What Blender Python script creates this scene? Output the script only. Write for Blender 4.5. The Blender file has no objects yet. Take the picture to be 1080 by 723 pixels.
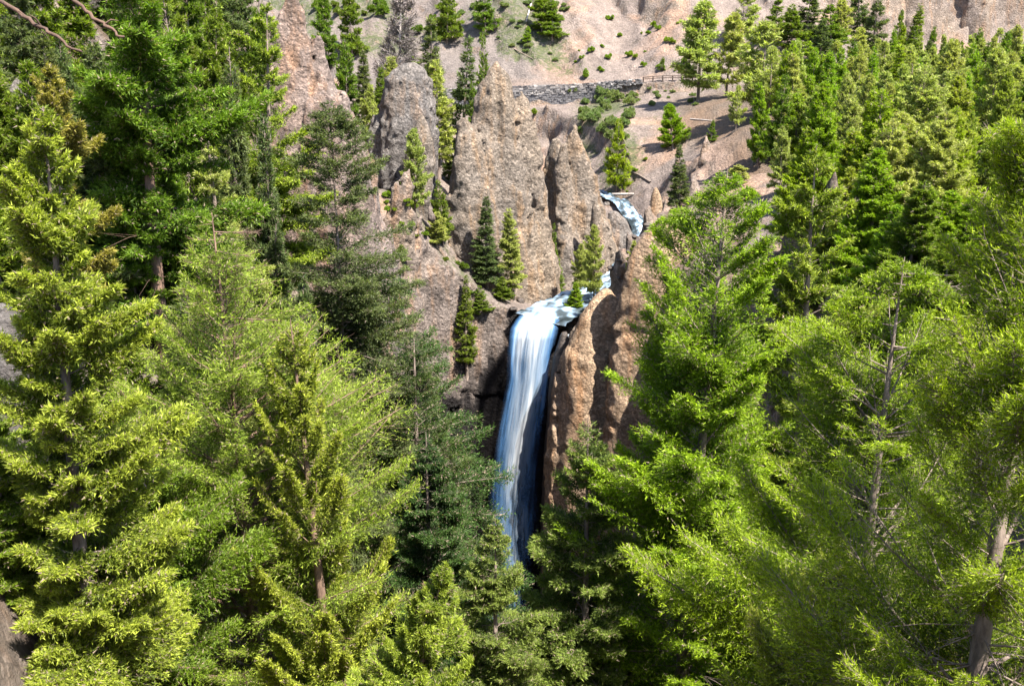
import bpy, math, random
import numpy as np
from mathutils import Vector
from mathutils.bvhtree import BVHTree
R = math.radians
C = bpy.context.scene.collection
sc = bpy.context.scene
# ------------------------------------------------------------------ camera, sky, sun, exposure
PITCH = 16.0
cam_d = bpy.data.cameras.new('camera'); cam = bpy.data.objects.new('camera', cam_d); C.objects.link(cam)
cam_d.sensor_width = 36; cam_d.lens = 35.0; cam_d.clip_start = .1; cam_d.clip_end = 3000
cam.location = (0, 0, 0); cam.rotation_euler = (R(90-PITCH), 0, 0)
sc.camera = cam
SUN_AZ, SUN_EL = 134.0, 56.0            # clockwise from +Y (the view direction)
w = bpy.data.worlds.new('World'); sc.world = w; w.use_nodes = True
nt = w.node_tree; bg = nt.nodes['Background']
sky = nt.nodes.new('ShaderNodeTexSky'); sky.sky_type = 'NISHITA'; sky.sun_disc = False
sky.sun_elevation = R(SUN_EL); sky.sun_rotation = R(SUN_AZ)
nt.links.new(sky.outputs[0], bg.inputs[0]); bg.inputs[1].default_value = .095
sl = bpy.data.lights.new('sun', 'SUN'); sl.energy = 5.0; sl.angle = R(.5); sl.color = (1, .95, .86)
so = bpy.data.objects.new('sun', sl); C.objects.link(so)
sd = Vector((math.sin(R(SUN_AZ))*math.cos(R(SUN_EL)), math.cos(R(SUN_AZ))*math.cos(R(SUN_EL)), math.sin(R(SUN_EL))))
so.rotation_euler = sd.to_track_quat('Z', 'Y').to_euler(); so.location = (30, -20, 60)
sc.view_settings.view_transform = 'Standard'; sc.view_settings.look = 'None'
sc.view_settings.gamma = 1; sc.view_settings.use_curve_mapping = False
sc.view_settings.exposure = 1.95
sc.cycles.max_bounces = 6; sc.cycles.diffuse_bounces = 3; sc.cycles.transparent_max_bounces = 12
sc.cycles.transmission_bounces = 3; sc.cycles.glossy_bounces = 2

CP, SP = math.cos(R(PITCH)), math.sin(R(PITCH))
def P(px, py, Y):
    """world point seen at photograph pixel (px, py) at forward distance Y"""
    u = (px-540)/1050; v = (361.5-py)/1050
    t = Y/(CP+v*SP)
    return (u*t, Y, t*(-SP+v*CP))

# ------------------------------------------------------------------ numpy noise
def _h(ix, iy, iz, seed):
    n = (ix*374761393 + iy*668265263 + iz*2147483647 + seed*974634777) & 0xffffffff
    n = ((n ^ (n >> 13))*1274126177) & 0xffffffff
    n = ((n ^ (n >> 15))*2246822519) & 0xffffffff
    return ((n ^ (n >> 16)) & 0xffffff)/float(0xffffff)
def noise(x, y, z, seed=0):
    x, y, z = np.broadcast_arrays(x, y, z)
    fx, fy, fz = np.floor(x), np.floor(y), np.floor(z)
    ix, iy, iz = fx.astype(np.int64), fy.astype(np.int64), fz.astype(np.int64)
    a, b, c = x-fx, y-fy, z-fz
    a = a*a*(3-2*a); b = b*b*(3-2*b); c = c*c*(3-2*c)
    r = 0
    for i in (0, 1):
        for j in (0, 1):
            for k in (0, 1):
                r = r + _h(ix+i, iy+j, iz+k, seed)*(a if i else 1-a)*(b if j else 1-b)*(c if k else 1-c)
    return r*2-1
def fbm(x, y, z, s, octv=4, seed=0, gain=.5):
    r = 0; amp = 1; tot = 0
    for o in range(octv):
        r = r + amp*noise(x*s+o*17.3, y*s+o*9.1, z*s+o*5.7, seed+o); tot += amp
        amp *= gain; s *= 2.07
    return r/tot
def cells(x, y, z, s, seed=0):
    """random value of the nearest jittered cell, and how near its border is"""
    x, y, z = x*s, y*s, z*s; ix, iy, iz = np.floor(x).astype(np.int64), np.floor(y).astype(np.int64), np.floor(z).astype(np.int64)
    d1 = np.full(x.shape, 9.); d2 = d1.copy(); v = np.zeros(x.shape)
    for i in (-1, 0, 1):
        for j in (-1, 0, 1):
            for k in (-1, 0, 1):
                a, b, c = ix+i, iy+j, iz+k
                d = (a+_h(a, b, c, seed)-x)**2+(b+_h(a, b, c, seed+1)-y)**2+(c+_h(a, b, c, seed+2)-z)**2
                m = d < d1; d2 = np.where(m, d1, np.minimum(d2, d)); v = np.where(m, _h(a, b, c, seed+3), v); d1 = np.where(m, d, d1)
    return v, np.sqrt(d2)-np.sqrt(d1)
def sstep(a, b, x):
    t = np.clip((x-a)/(b-a), 0, 1); return t*t*(3-2*t)

# ------------------------------------------------------------------ the terrain's height function
ctrl = [  # photograph pixel and forward distance of ground points
 (430,270,135),(480,300,138),(528,330,141),(567,340,140),(595,322,147),(645,293,163),(675,242,200),(655,212,220),
 (400,205,152),(440,232,150),(470,262,150),(500,290,152),(540,316,152),(400,190,170),(455,185,185),(560,316,165),
 (610,300,182),(345,150,190),(360,120,240),(420,135,240),(500,112,290),(600,110,294),(640,110,285),(580,150,240),(620,190,228),(610,260,200),
 (690,92,288),(730,95,282),(700,150,240),(700,195,212),(760,110,250),(760,150,200),(770,200,165),(720,215,150),(700,242,136),
 (660,290,133),(760,250,125),(850,250,110),(900,200,165),(900,120,225),(900,96,262),(960,100,255),(1000,150,190),(1080,100,240),
 (1080,160,150),(1080,220,95),(1000,208,106),(955,228,84),(900,262,96),(1080,300,60),(1150,100,230),(1250,120,150),(1250,300,60),(1350,500,25),
 (0,300,60),(0,100,85),(0,0,100),(60,100,100),(130,60,115),(130,250,95),(240,60,150),(300,30,200),(250,200,125),(300,270,128),(350,230,150),
 (-100,300,60),(-100,-100,140),(-200,0,120),(60,-60,150),(200,-20,180),(60,560,45),(-60,560,35),
]
cp = np.array([P(*c) for c in ctrl] + [(0,0,-2.2),(12,-10,-2.2),(-12,-10,-2.2),(25,5,-2),(-25,5,-2),(40,30,-4),(-40,30,-2),(0,-60,0),(60,-60,5),(-60,-60,5),(120,40,0),(-100,40,25),(-120,110,35),(-130,200,30),(150,150,5),(160,260,5)])
def _k(r2): return r2*np.log(r2+1e-9)
_n = len(cp); _d = ((cp[:, None, :2]-cp[None, :, :2])**2).sum(-1)/1e4
_A = np.zeros((_n+3, _n+3)); _A[:_n, :_n] = _k(_d)+np.eye(_n)*2e-3
_A[:_n, _n] = 1; _A[:_n, _n+1:] = cp[:, :2]/100; _A[_n, :_n] = 1; _A[_n+1:, :_n] = cp[:, :2].T/100
_w = np.linalg.solve(_A, np.concatenate([cp[:, 2], [0, 0, 0]]))
def tps(x, y):
    r = _w[_n]+_w[_n+1]*x/100+_w[_n+2]*y/100
    for i in range(_n):
        r = r+_w[i]*_k(((x-cp[i, 0])**2+(y-cp[i, 1])**2)/1e4)
    return r
def seg_dist(x, y, pts):
    best = np.full(np.shape(x), 1e9); val = np.zeros(np.shape(x))
    for a, b in zip(pts[:-1], pts[1:]):
        dx, dy = b[0]-a[0], b[1]-a[1]
        t = np.clip(((x-a[0])*dx+(y-a[1])*dy)/(dx*dx+dy*dy), 0, 1)
        d = np.hypot(x-a[0]-t*dx, y-a[1]-t*dy); m = d < best
        best = np.where(m, d, best); val = np.where(m, a[2]+(b[2]-a[2])*t, val)
    return best, val
stream = [P(567,340,140), P(595,322,147), P(620,306,155), P(648,292,164), P(672,264,182), P(676,240,200), P(655,213,219), (14,245,-29), (2,275,-26)]
STR0 = stream[0]
pit = [(8.5,139),(11,133),(12,126),(10,112),(5,102),(-4,99),(-11,104),(-15,114),(-16.5,124),(-14,132),(-9,136.5),(-1,139.2)]
def poly_sdf(x, y, pts):
    pts3 = [(a, b, 0) for a, b in pts]+[(pts[0][0], pts[0][1], 0)]
    d, _ = seg_dist(x, y, pts3); ins = np.zeros(np.shape(x), bool)
    for a, b in zip(pts3[:-1], pts3[1:]):
        c = ((a[1] > y) != (b[1] > y)) & (x < (b[0]-a[0])*(y-a[1])/(b[1]-a[1]+1e-12)+a[0]); ins ^= c
    return np.where(ins, -d, d)
road = [(-120,318,-14),(-60,306,-11.5),(-11,300,-9.6),(20,297,-8.3),(41,291,-6.2),(62,282,-6.0),(92,268,-6.1),(130,262,-5.5),(260,290,-2)]
FLOOR = -84.0
def H(x, y):
    U = tps(x, y) + 1.6*fbm(x, y, 0, .06, 3, 5) + .5*fbm(x, y, 0, .3, 3, 7)
    # gullies on the scree below and beside the road
    # road bench and the hill behind it
    rd, rz = seg_dist(x, y, road)
    ry = np.interp(x, [p[0] for p in road], [p[1] for p in road])
    back = y-ry
    g = fbm(x*1.0, y*.25, 0, .055, 4, 11)
    g2 = np.abs(fbm(x+y*.3, y*.12, 0, .16, 3, 13))
    slope = .66+.12*g
    hill = rz + np.maximum(back-4.5, 0)*slope + 5*sstep(4, 30, back)*g - 2.2*sstep(5, 14, back)*g2*1.6 + 1.0*sstep(5, 12, back)*fbm(x, y, 0, .35, 3, 15)
    # cliffs high on the right
    cl = 392+10*noise(x*.03, 0, 0, 3)+4*noise(x*.12, 0, 0, 4)
    hill = hill+sstep(6, 14, back)*(.9*np.abs(fbm(x+.35*y, y*.12, 0, .3, 3, 83))*2-.5)
    hill_r = rz + np.clip(back-4.5, 0, 400)*.07 + 2*g
    hill_r = np.where(y > cl-6, hill_r+np.clip(y-cl+6, 0, 9)*7.5+np.clip(y-cl-3, 0, 200)*.5, hill_r)
    kx = sstep(78, 118, x+10*g)
    hill = hill*(1-kx)+hill_r*kx
    m = sstep(-3.2, -2.6, back)
    rb = sstep(13, 4, -back)
    U = U*(1-rb)+(rz-4.2*sstep(60,30,x)*sstep(-3.6,-4.2,back)-.2+np.minimum(back+3.6, 0)*.25)*rb
    U = np.where(back > -3.6, rz, U)
    U = np.where(back > 4.5, hill, U)
    # stream channel
    sd_, sz = seg_dist(x, y, stream)
    ch = sz-1.0+np.maximum(sd_-2.6, 0)*1.15+np.maximum(sd_-9, 0)*1.2
    nearb = sstep(120, 140, y)
    U = np.where(y > 138, np.minimum(U, ch+60*(1-nearb)), U)
    # the pit below the falls
    d = poly_sdf(x, y, pit)
    far = sstep(112, 128, y); right = sstep(-4, 8, x)
    k = far*8+(1-far)*(right*3.0+(1-right)*2.0)
    side = sstep(100, 70, y)*sstep(32, 12, np.abs(x-2))
    k = k*(1-side)+.8*side
    wall = FLOOR+np.maximum(d, 0)*k
    t = 3.0
    hh = np.clip(.5+.5*(U-wall)/t, 0, 1)
    Hc = U*(1-hh)+wall*hh-t*hh*(1-hh)
    return np.where(y < 170, np.minimum(Hc, U), U)

# ------------------------------------------------------------------ meshes from arrays
def mesh_obj(name, V, F, mat, parent=None, smooth=True, attrs=None):
    """V (n,3); F (m,4) or (m,3) or a list of both"""
    me = bpy.data.meshes.new(name)
    Fs = F if isinstance(F, list) else [F]
    Fs = [np.asarray(f) for f in Fs if len(f)]
    V = np.asarray(V, np.float32)
    me.vertices.add(len(V)); me.vertices.foreach_set('co', V.ravel())
    tot = sum(f.size for f in Fs); npoly = sum(len(f) for f in Fs)
    me.loops.add(tot); me.loops.foreach_set('vertex_index', np.concatenate([f.ravel() for f in Fs]).astype(np.int32))
    me.polygons.add(npoly)
    sizes = np.concatenate([np.full(len(f), f.shape[1]) for f in Fs])
    st = np.concatenate([[0], np.cumsum(sizes)[:-1]]).astype(np.int32)
    me.polygons.foreach_set('loop_start', st)
    me.polygons.foreach_set('use_smooth', np.full(npoly, smooth))
    for k, a in (attrs or {}).items():
        at = me.attributes.new(k, 'FLOAT', 'POINT'); at.data.foreach_set('value', np.asarray(a, np.float32))
    me.update(calc_edges=True)
    for m in (mat if isinstance(mat, list) else [mat]): me.materials.append(m)
    o = bpy.data.objects.new(name, me); C.objects.link(o)
    if parent: o.parent = parent
    return o
def tag(o, label=None, cat=None, group=None, kind=None):
    if label: o['label'] = label
    if cat: o['category'] = cat
    if group: o['group'] = group
    if kind: o['kind'] = kind
    return o
def empty(name, loc, rz=0):
    o = bpy.data.objects.new(name, None); C.objects.link(o); o.location = loc; o.rotation_euler = (0, 0, rz)
    o.empty_display_size = .5; return o

def surface_nets(fn, lo, hi, h):
    """fn(x,y,z)->f (positive inside). returns V, quads"""
    n = [int(math.ceil((hi[i]-lo[i])/h))+1 for i in range(3)]
    ax = [lo[i]+h*np.arange(n[i]) for i in range(3)]
    f = fn(ax[0][:, None, None], ax[1][None, :, None], ax[2][None, None, :]).astype(np.float32)
    s = f > 0
    c = np.zeros((n[0]-1, n[1]-1, n[2]-1), np.int8)
    for i in (0, 1):
        for j in (0, 1):
            for k in (0, 1):
                c += s[i:n[0]-1+i, j:n[1]-1+j, k:n[2]-1+k]
    act = np.argwhere((c > 0) & (c < 8))
    idx = np.full(c.shape, -1, np.int32); idx[act[:, 0], act[:, 1], act[:, 2]] = np.arange(len(act))
    acc = np.zeros((len(act), 3)); cnt = np.zeros(len(act))
    for ax_ in range(3):
        for a in (0, 1):
            for b in (0, 1):
                o0 = [0, 0, 0]; oth = [q for q in range(3) if q != ax_]; o0[oth[0]] = a; o0[oth[1]] = b
                o1 = list(o0); o1[ax_] = 1
                A = act+o0; B = act+o1
                fa = f[A[:, 0], A[:, 1], A[:, 2]]; fb = f[B[:, 0], B[:, 1], B[:, 2]]
                m = (fa > 0) != (fb > 0)
                t = np.where(m, fa/np.where(m, fa-fb, 1), 0)
                p = np.array(o0)[None, :].repeat(len(act), 0).astype(float); p[:, ax_] += t
                acc[m] += p[m]; cnt[m] += 1
    V = (act+acc/cnt[:, None])*h+np.array(lo)
    Q = []
    for ax_ in range(3):
        oth = [q for q in range(3) if q != ax_]
        sl0 = [slice(None)]*3; sl1 = [slice(None)]*3
        sl0[ax_] = slice(0, n[ax_]-1); sl1[ax_] = slice(1, n[ax_])
        e = s[tuple(sl0)] != s[tuple(sl1)]
        E = np.argwhere(e)
        ok = (E[:, oth[0]] > 0) & (E[:, oth[1]] > 0) & (E[:, oth[0]] < n[oth[0]]-1) & (E[:, oth[1]] < n[oth[1]]-1)
        E = E[ok]
        inside = s[E[:, 0], E[:, 1], E[:, 2]]
        def cell(da, db):
            D = E.copy(); D[:, oth[0]] -= da; D[:, oth[1]] -= db
            return idx[D[:, 0], D[:, 1], D[:, 2]]
        q = np.stack([cell(1, 1), cell(0, 1), cell(0, 0), cell(1, 0)], 1)
        flip = inside if ax_ != 1 else ~inside
        q = np.where(flip[:, None], q, q[:, ::-1])
        Q.append(q)
    return V, np.concatenate(Q)

# ------------------------------------------------------------------ materials
def newmat(name):
    m = bpy.data.materials.new(name); m.use_nodes = True; t = m.node_tree
    b = t.nodes['Principled BSDF']; return m, t, b
class NT:
    def __init__(s, t): s.t = t
    def n(s, ty, **kw):
        nd = s.t.nodes.new(ty)
        for k, v in kw.items():
            if k.startswith('i_'):
                nd.inputs[k[2:].replace('_', ' ')].default_value = v
            else: setattr(nd, k, v)
        return nd
    def l(s, a, b): s.t.links.new(a, b)
    def noise(s, vec, scale, detail=6, rough=.6, dist=0.0):
        nd = s.n('ShaderNodeTexNoise'); nd.inputs['Scale'].default_value = scale; nd.inputs['Detail'].default_value = detail
        nd.inputs['Roughness'].default_value = rough; nd.inputs['Distortion'].default_value = dist
        s.l(vec, nd.inputs['Vector']); return nd.outputs['Fac']
    def ramp(s, fac, stops):
        nd = s.n('ShaderNodeValToRGB'); cr = nd.color_ramp
        while len(cr.elements) < len(stops): cr.elements.new(.5)
        for e, (p, c) in zip(cr.elements, stops):
            e.position = p; e.color = (*c, 1) if isinstance(c, tuple) else (c, c, c, 1)
        s.l(fac, nd.inputs[0]); return nd.outputs[0]
    def mix(s, fac, a, b, mode='MIX'):
        nd = s.n('ShaderNodeMix', data_type='RGBA', blend_type=mode)
        for v, i in ((fac, 0), (a, 6), (b, 7)):
            if hasattr(v, 'links'): s.l(v, nd.inputs[i])
            else: nd.inputs[i].default_value = v if i == 0 else (*v, 1)
        return nd.outputs[2]
    def math(s, op, a, b=0.0, clamp=False):
        nd = s.n('ShaderNodeMath', operation=op, use_clamp=clamp)
        for v, i in ((a, 0), (b, 1)):
            if hasattr(v, 'links'): s.l(v, nd.inputs[i])
            else: nd.inputs[i].default_value = v
        return nd.outputs[0]
    def map(s, vec, sc_):
        nd = s.n('ShaderNodeMapping'); nd.inputs['Scale'].default_value = sc_; s.l(vec, nd.inputs[0]); return nd.outputs[0]
    def attr(s, name):
        return s.n('ShaderNodeAttribute', attribute_name=name).outputs['Fac']

def rock_material(name, c1, c2, c3, soil=(.42, .33, .27), ground=False, bump=1.0):
    m, t, b = newmat(name); q = NT(t)
    co = q.n('ShaderNodeNewGeometry').outputs['Position']
    big = q.noise(co, .045, 4, .6, .6); mid = q.noise(co, .35, 6, .65, .4); fine = q.noise(co, 2.2, 8, .7)
    strat = q.noise(q.map(co, (.05, .05, .45)), 1.0, 5, .6, .5)
    vs = q.noise(q.map(co, (.5, .5, .09)), 1.0, 5, .65, .3)
    col = q.mix(q.ramp(big, [(.38, 0.), (.62, 1.)]), c1, c2)
    col = q.mix(q.ramp(vs, [(.5, 0.), (.68, .8)]), col, c3)
    col = q.mix(.75, col, q.ramp(mid, [(.28, .55), (.5, .95), (.72, 1.3)]), 'MULTIPLY')
    col = q.mix(.6, col, q.ramp(fine, [(.3, .45), (.5, 1.0), (.75, 1.45)]), 'MULTIPLY')
    col = q.mix(.4, col, q.ramp(strat, [(.35, .6), (.6, 1.2)]), 'MULTIPLY')
    vo = q.n('ShaderNodeTexVoronoi'); vo.inputs['Scale'].default_value = 1.5; vo.inputs['Randomness'].default_value = 1
    q.l(co, vo.inputs['Vector'])
    cob = q.ramp(vo.outputs['Distance'], [(.0, 1.), (.28, .55), (.6, 0.)])
    vo2 = q.n('ShaderNodeTexVoronoi'); vo2.inputs['Scale'].default_value = 4.3; q.l(co, vo2.inputs['Vector'])
    col = q.mix(.22, col, q.ramp(q.n('ShaderNodeSeparateColor').outputs[0], [(0., 1.), (1., 1.)]), 'MULTIPLY')
    sepc = q.n('ShaderNodeSeparateColor'); q.l(vo2.outputs['Color'], sepc.inputs[0])
    col = q.mix(.6, col, q.ramp(sepc.outputs[0], [(.0, .55), (.7, 1.0), (1., 1.8)]), 'MULTIPLY')
    sep1 = q.n('ShaderNodeSeparateColor'); q.l(vo.outputs['Color'], sep1.inputs[0])
    col = q.mix(.45, col, q.ramp(sep1.outputs[2], [(.0, .65), (.6, 1.0), (1., 1.45)]), 'MULTIPLY')
    rough_h = q.math('ADD', q.math('MULTIPLY', fine, 1.3), q.math('MULTIPLY', cob, .35))
    rough_h = q.math('ADD', rough_h, q.math('MULTIPLY', mid, 1.6))
    if ground:
        nz = q.n('ShaderNodeSeparateXYZ'); q.l(q.n('ShaderNodeNewGeometry').outputs['Normal'], nz.inputs[0])
        flat = q.ramp(q.math('ADD', nz.outputs['Z'], q.math('MULTIPLY', q.math('SUBTRACT', mid, .5), .35)), [(.5, 0.), (.68, 1.)])
        sc1 = q.noise(q.map(co, (.35, .12, .12)), 1., 5, .6, .4)
        s2 = q.mix(q.ramp(sc1, [(.35, 0.), (.65, 1.)]), soil, tuple(min(1, v*1.28) for v in soil))
        s2 = q.mix(q.ramp(big, [(.5, 0.), (.62, .55)]), s2, (.34, .2, .125))
        s2 = q.mix(q.attr('tone'), s2, (.128, .11, .102))  # grey for the weakly sunlit scree painted in, plus random grey patches
        s2 = q.mix(.75, s2, q.ramp(fine, [(.3, .4), (.5, 1.0), (.7, 1.5)]), 'MULTIPLY')
        s2 = q.mix(.6, s2, q.ramp(q.noise(co, .5, 9, .75), [(.35, .6), (.65, 1.35)]), 'MULTIPLY')
        s2 = q.mix(.25, s2, q.ramp(sepc.outputs[1], [(.0, .4), (.6, 1.0), (1., 1.5)]), 'MULTIPLY')
        col = q.mix(flat, col, s2)
        veg = q.attr('veg')
        vn = q.math('ADD', veg, q.math('MULTIPLY', q.math('SUBTRACT', q.noise(co, .6, 9, .8), .5), 2.6))
        vn = q.ramp(vn, [(.4, 0.), (.75, .85)])
        vcol = q.ramp(q.noise(co, 1.3, 6, .7), [(.3, (.025, .035, .015)), (.5, (.055, .075, .025)), (.7, (.12, .11, .05))])
        col = q.mix(q.math('MULTIPLY', vn, q.ramp(nz.outputs['Z'], [(.3, 0.), (.5, 1.)])), col, vcol)
        duff = q.attr('duff')
        dn = q.ramp(q.math('ADD', duff, q.math('MULTIPLY', q.math('SUBTRACT', fine, .5), .8)), [(.4, 0.), (.7, .85)])
        col = q.mix(q.math('MULTIPLY', dn, q.ramp(nz.outputs['Z'], [(.25, 0.), (.5, 1.)])), col, q.ramp(q.noise(co, 3., 5, .7), [(.35, (.05, .035, .022)), (.7, (.14, .1, .065))]))
        wet = q.attr('wet')
        wn = q.ramp(q.math('ADD', wet, q.math('MULTIPLY', q.math('SUBTRACT', q.noise(q.map(co, (.6, .6, .12)), 1., 6, .7), .5), .9)), [(.38, 0.), (.62, 1.)])
        col = q.mix(wn, col, (.009, .007, .007))  # near black: wet rock plus painted shade of the recess
        q.l(q.math('SUBTRACT', .95, q.math('MULTIPLY', wn, .45)), b.inputs['Roughness'])
    else:
        b.inputs['Roughness'].default_value = .95
    b.inputs['Specular IOR Level'].default_value = .2
    q.l(col, b.inputs['Base Color'])
    bp = q.n('ShaderNodeBump'); bp.inputs['Strength'].default_value = .9*bump; bp.inputs['Distance'].default_value = .55
    q.l(rough_h, bp.inputs['Height']); q.l(bp.outputs[0], b.inputs['Normal'])
    return m
M = {}
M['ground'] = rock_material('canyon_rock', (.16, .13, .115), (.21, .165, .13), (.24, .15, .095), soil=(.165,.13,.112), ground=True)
M['spire'] = rock_material('spire_rock', (.155, .132, .115), (.215, .168, .128), (.26, .165, .095))
M['spire_gray'] = rock_material('grey_spire_rock', (.135, .122, .116), (.165, .142, .125), (.2, .14, .1))
M['spire_tan'] = rock_material('tan_buttress_rock', (.27, .19, .135), (.33, .23, .15), (.33, .175, .085))

def foliage_material(name, dark, fresh, twig=(.3, .23, .17), trans=.45):
    m, t, b = newmat(name); q = NT(t); t.nodes.remove(b)
    out = t.nodes['Material Output']
    tint = q.attr('tint')
    isl = q.n('ShaderNodeObjectInfo').outputs['Random']
    rnd = q.attr('rnd')
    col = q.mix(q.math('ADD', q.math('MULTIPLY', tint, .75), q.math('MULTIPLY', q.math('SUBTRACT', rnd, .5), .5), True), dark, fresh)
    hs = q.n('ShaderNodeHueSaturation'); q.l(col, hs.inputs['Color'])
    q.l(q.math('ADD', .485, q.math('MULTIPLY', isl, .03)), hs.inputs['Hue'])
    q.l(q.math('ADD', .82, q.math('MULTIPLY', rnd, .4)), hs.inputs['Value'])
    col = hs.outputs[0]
    col = q.mix(q.math('GREATER_THAN', rnd, .93), col, twig)
    d = q.n('ShaderNodeBsdfDiffuse'); tr = q.n('ShaderNodeBsdfTranslucent'); gl = q.n('ShaderNodeBsdfGlossy')
    gl.inputs['Roughness'].default_value = .6
    q.l(col, d.inputs[0]); q.l(q.mix(1.0, col, (1.15, 1.25, .45), 'MULTIPLY'), tr.inputs[0])
    a = q.n('ShaderNodeMixShader'); a.inputs[0].default_value = trans; q.l(d.outputs[0], a.inputs[1]); q.l(tr.outputs[0], a.inputs[2])
    c = q.n('ShaderNodeMixShader'); c.inputs[0].default_value = .015; q.l(a.outputs[0], c.inputs[1]); q.l(gl.outputs[0], c.inputs[2])
    q.l(c.outputs[0], out.inputs[0]); return m
FOL = {
 'fir':    foliage_material('bright_fir_needles', (.075, .12, .012), (.38, .45, .05)),
 'green':  foliage_material('green_fir_needles', (.045, .085, .006), (.19, .27, .018)),
 'spruce': foliage_material('dark_spruce_needles', (.04, .062, .022), (.16, .2, .06), twig=(.12, .09, .07)),
 'olive':  foliage_material('olive_pine_needles', (.15, .18, .04), (.46, .5, .13)),
 'pine':   foliage_material('mid_green_spruce_needles', (.06, .09, .018), (.28, .33, .06)),
 'dark':   foliage_material('deep_green_spruce_needles', (.022, .045, .012), (.085, .14, .025)),
 'lime':   foliage_material('lime_fir_needles', (.07, .13, .004), (.32, .44, .018)),
 'gold':   foliage_material('golden_tipped_needles', (.08, .09, .015), (.38, .34, .06)),
 'dead':   foliage_material('dead_grey_twigs', (.11, .095, .09), (.2, .17, .16), twig=(.26, .23, .21), trans=.1),
 'shrub':  foliage_material('pale_shrub_leaves', (.08, .12, .035), (.27, .35, .11), trans=.4),
}
def bark_material(name, a, b_, sc_=3):
    m, t, b = newmat(name); q = NT(t)
    co = q.n('ShaderNodeTexCoord').outputs['Object']
    n1 = q.noise(q.map(co, (sc_, sc_, sc_*.3)), 1.5, 7, .7); n2 = q.noise(co, .5, 3)
    col = q.mix(.6, q.ramp(n1, [(.35, a), (.65, b_)]), q.ramp(n2, [(.3, .7), (.7, 1.3)]), 'MULTIPLY')
    q.l(col, b.inputs['Base Color']); b.inputs['Roughness'].default_value = .9
    bp = q.n('ShaderNodeBump'); bp.inputs['Strength'].default_value = .8; bp.inputs['Distance'].default_value = .05
    q.l(n1, bp.inputs['Height']); q.l(bp.outputs[0], b.inputs['Normal']); return m
M['bark'] = bark_material('grey_brown_bark', (.07, .05, .04), (.26, .2, .165))
M['bark_red'] = bark_material('reddish_bark', (.07, .04, .028), (.24, .15, .105))
M['bark_pale'] = bark_material('bleached_wood', (.28, .23, .2), (.55, .5, .46))

# ------------------------------------------------------------------ build terrain
polys_for_bvh = []
VERTS_ALL = []
def ground_attrs(V):
    x, y, z = V[:, 0], V[:, 1], V[:, 2]
    # vegetation patches that grow where the photograph shows them
    veg = np.full(len(V), .12)
    dsp = np.maximum(y, 1); t_ = y
    # projected place of each point is not used: patches are given in plan metres
    def patch(cx, cy, rx, ry, a):
        nonlocal veg
        veg = np.maximum(veg, a*np.exp(-((x-cx)/rx)**2-((y-cy)/ry)**2))
    for px, py, Y, rx, ry, a in GREEN: 
        cx, cy, _ = P(px, py, Y); patch(cx, cy, rx, ry, a)
    ry_ = np.interp(x, [p[0] for p in road], [p[1] for p in road]); back = y-ry_
    up = sstep(17, 22, back+3*noise(x*.08, 0, 0, 9)+.12*(x+28))*sstep(26, 12, x)*sstep(-.5,.1,noise(x*.09,y*.05,0,19))
    veg = np.maximum(veg, .68*up)
    duff = np.clip(sstep(-30, -40, x-(y-128)*.1)*sstep(175, 150, y)+sstep(34, 44, x)*sstep(290, 270, y)*.6, 0, 1)
    duff = np.maximum(duff, sstep(110, 90, y)*.5)
    fx = 2.0
    wet = np.exp(-((x-1.5)/9)**2)*sstep(-40, -52, z-.55*np.abs(x-3))*sstep(126, 134, y)*sstep(160, 150, y)
    wet = np.maximum(wet, .98*sstep(-46, -53, z+.25*(x+6))*sstep(118, 128, y)*sstep(160, 150, y)*sstep(16,10,x))  # wet rock, with the shade of the recess painted into the same mask
    wet = np.maximum(wet, .9*np.exp(-((x-3.5)/5.6)**4)*sstep(134, 138, y)*sstep(150, 143, y))
    tone = .75*sstep(22, -6, x+6*noise(x*.07, y*.07, 0, 77))*sstep(270, 300, y)+.25*sstep(0,.5,noise(x*.05,y*.03,z*.03,78))  # painted shade greys the left of the far slope; rest is random patches
    return dict(veg=veg, duff=duff, wet=wet, tone=tone)
GREEN = [(640,110,280,9,16,.95),(655,150,240,6,16,.9),(625,128,262,8,14,.8),(600,95,310,10,4,.5),(370,250,140,5,5,.6),(450,225,150,8,5,.6),
         (490,290,147,7,5,.62),(430,200,155,8,6,.6),(750,95,283,18,8,.5),(700,130,255,9,12,.42),(340,60,230,20,20,.6),(520,140,270,14,10,.3)]

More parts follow.
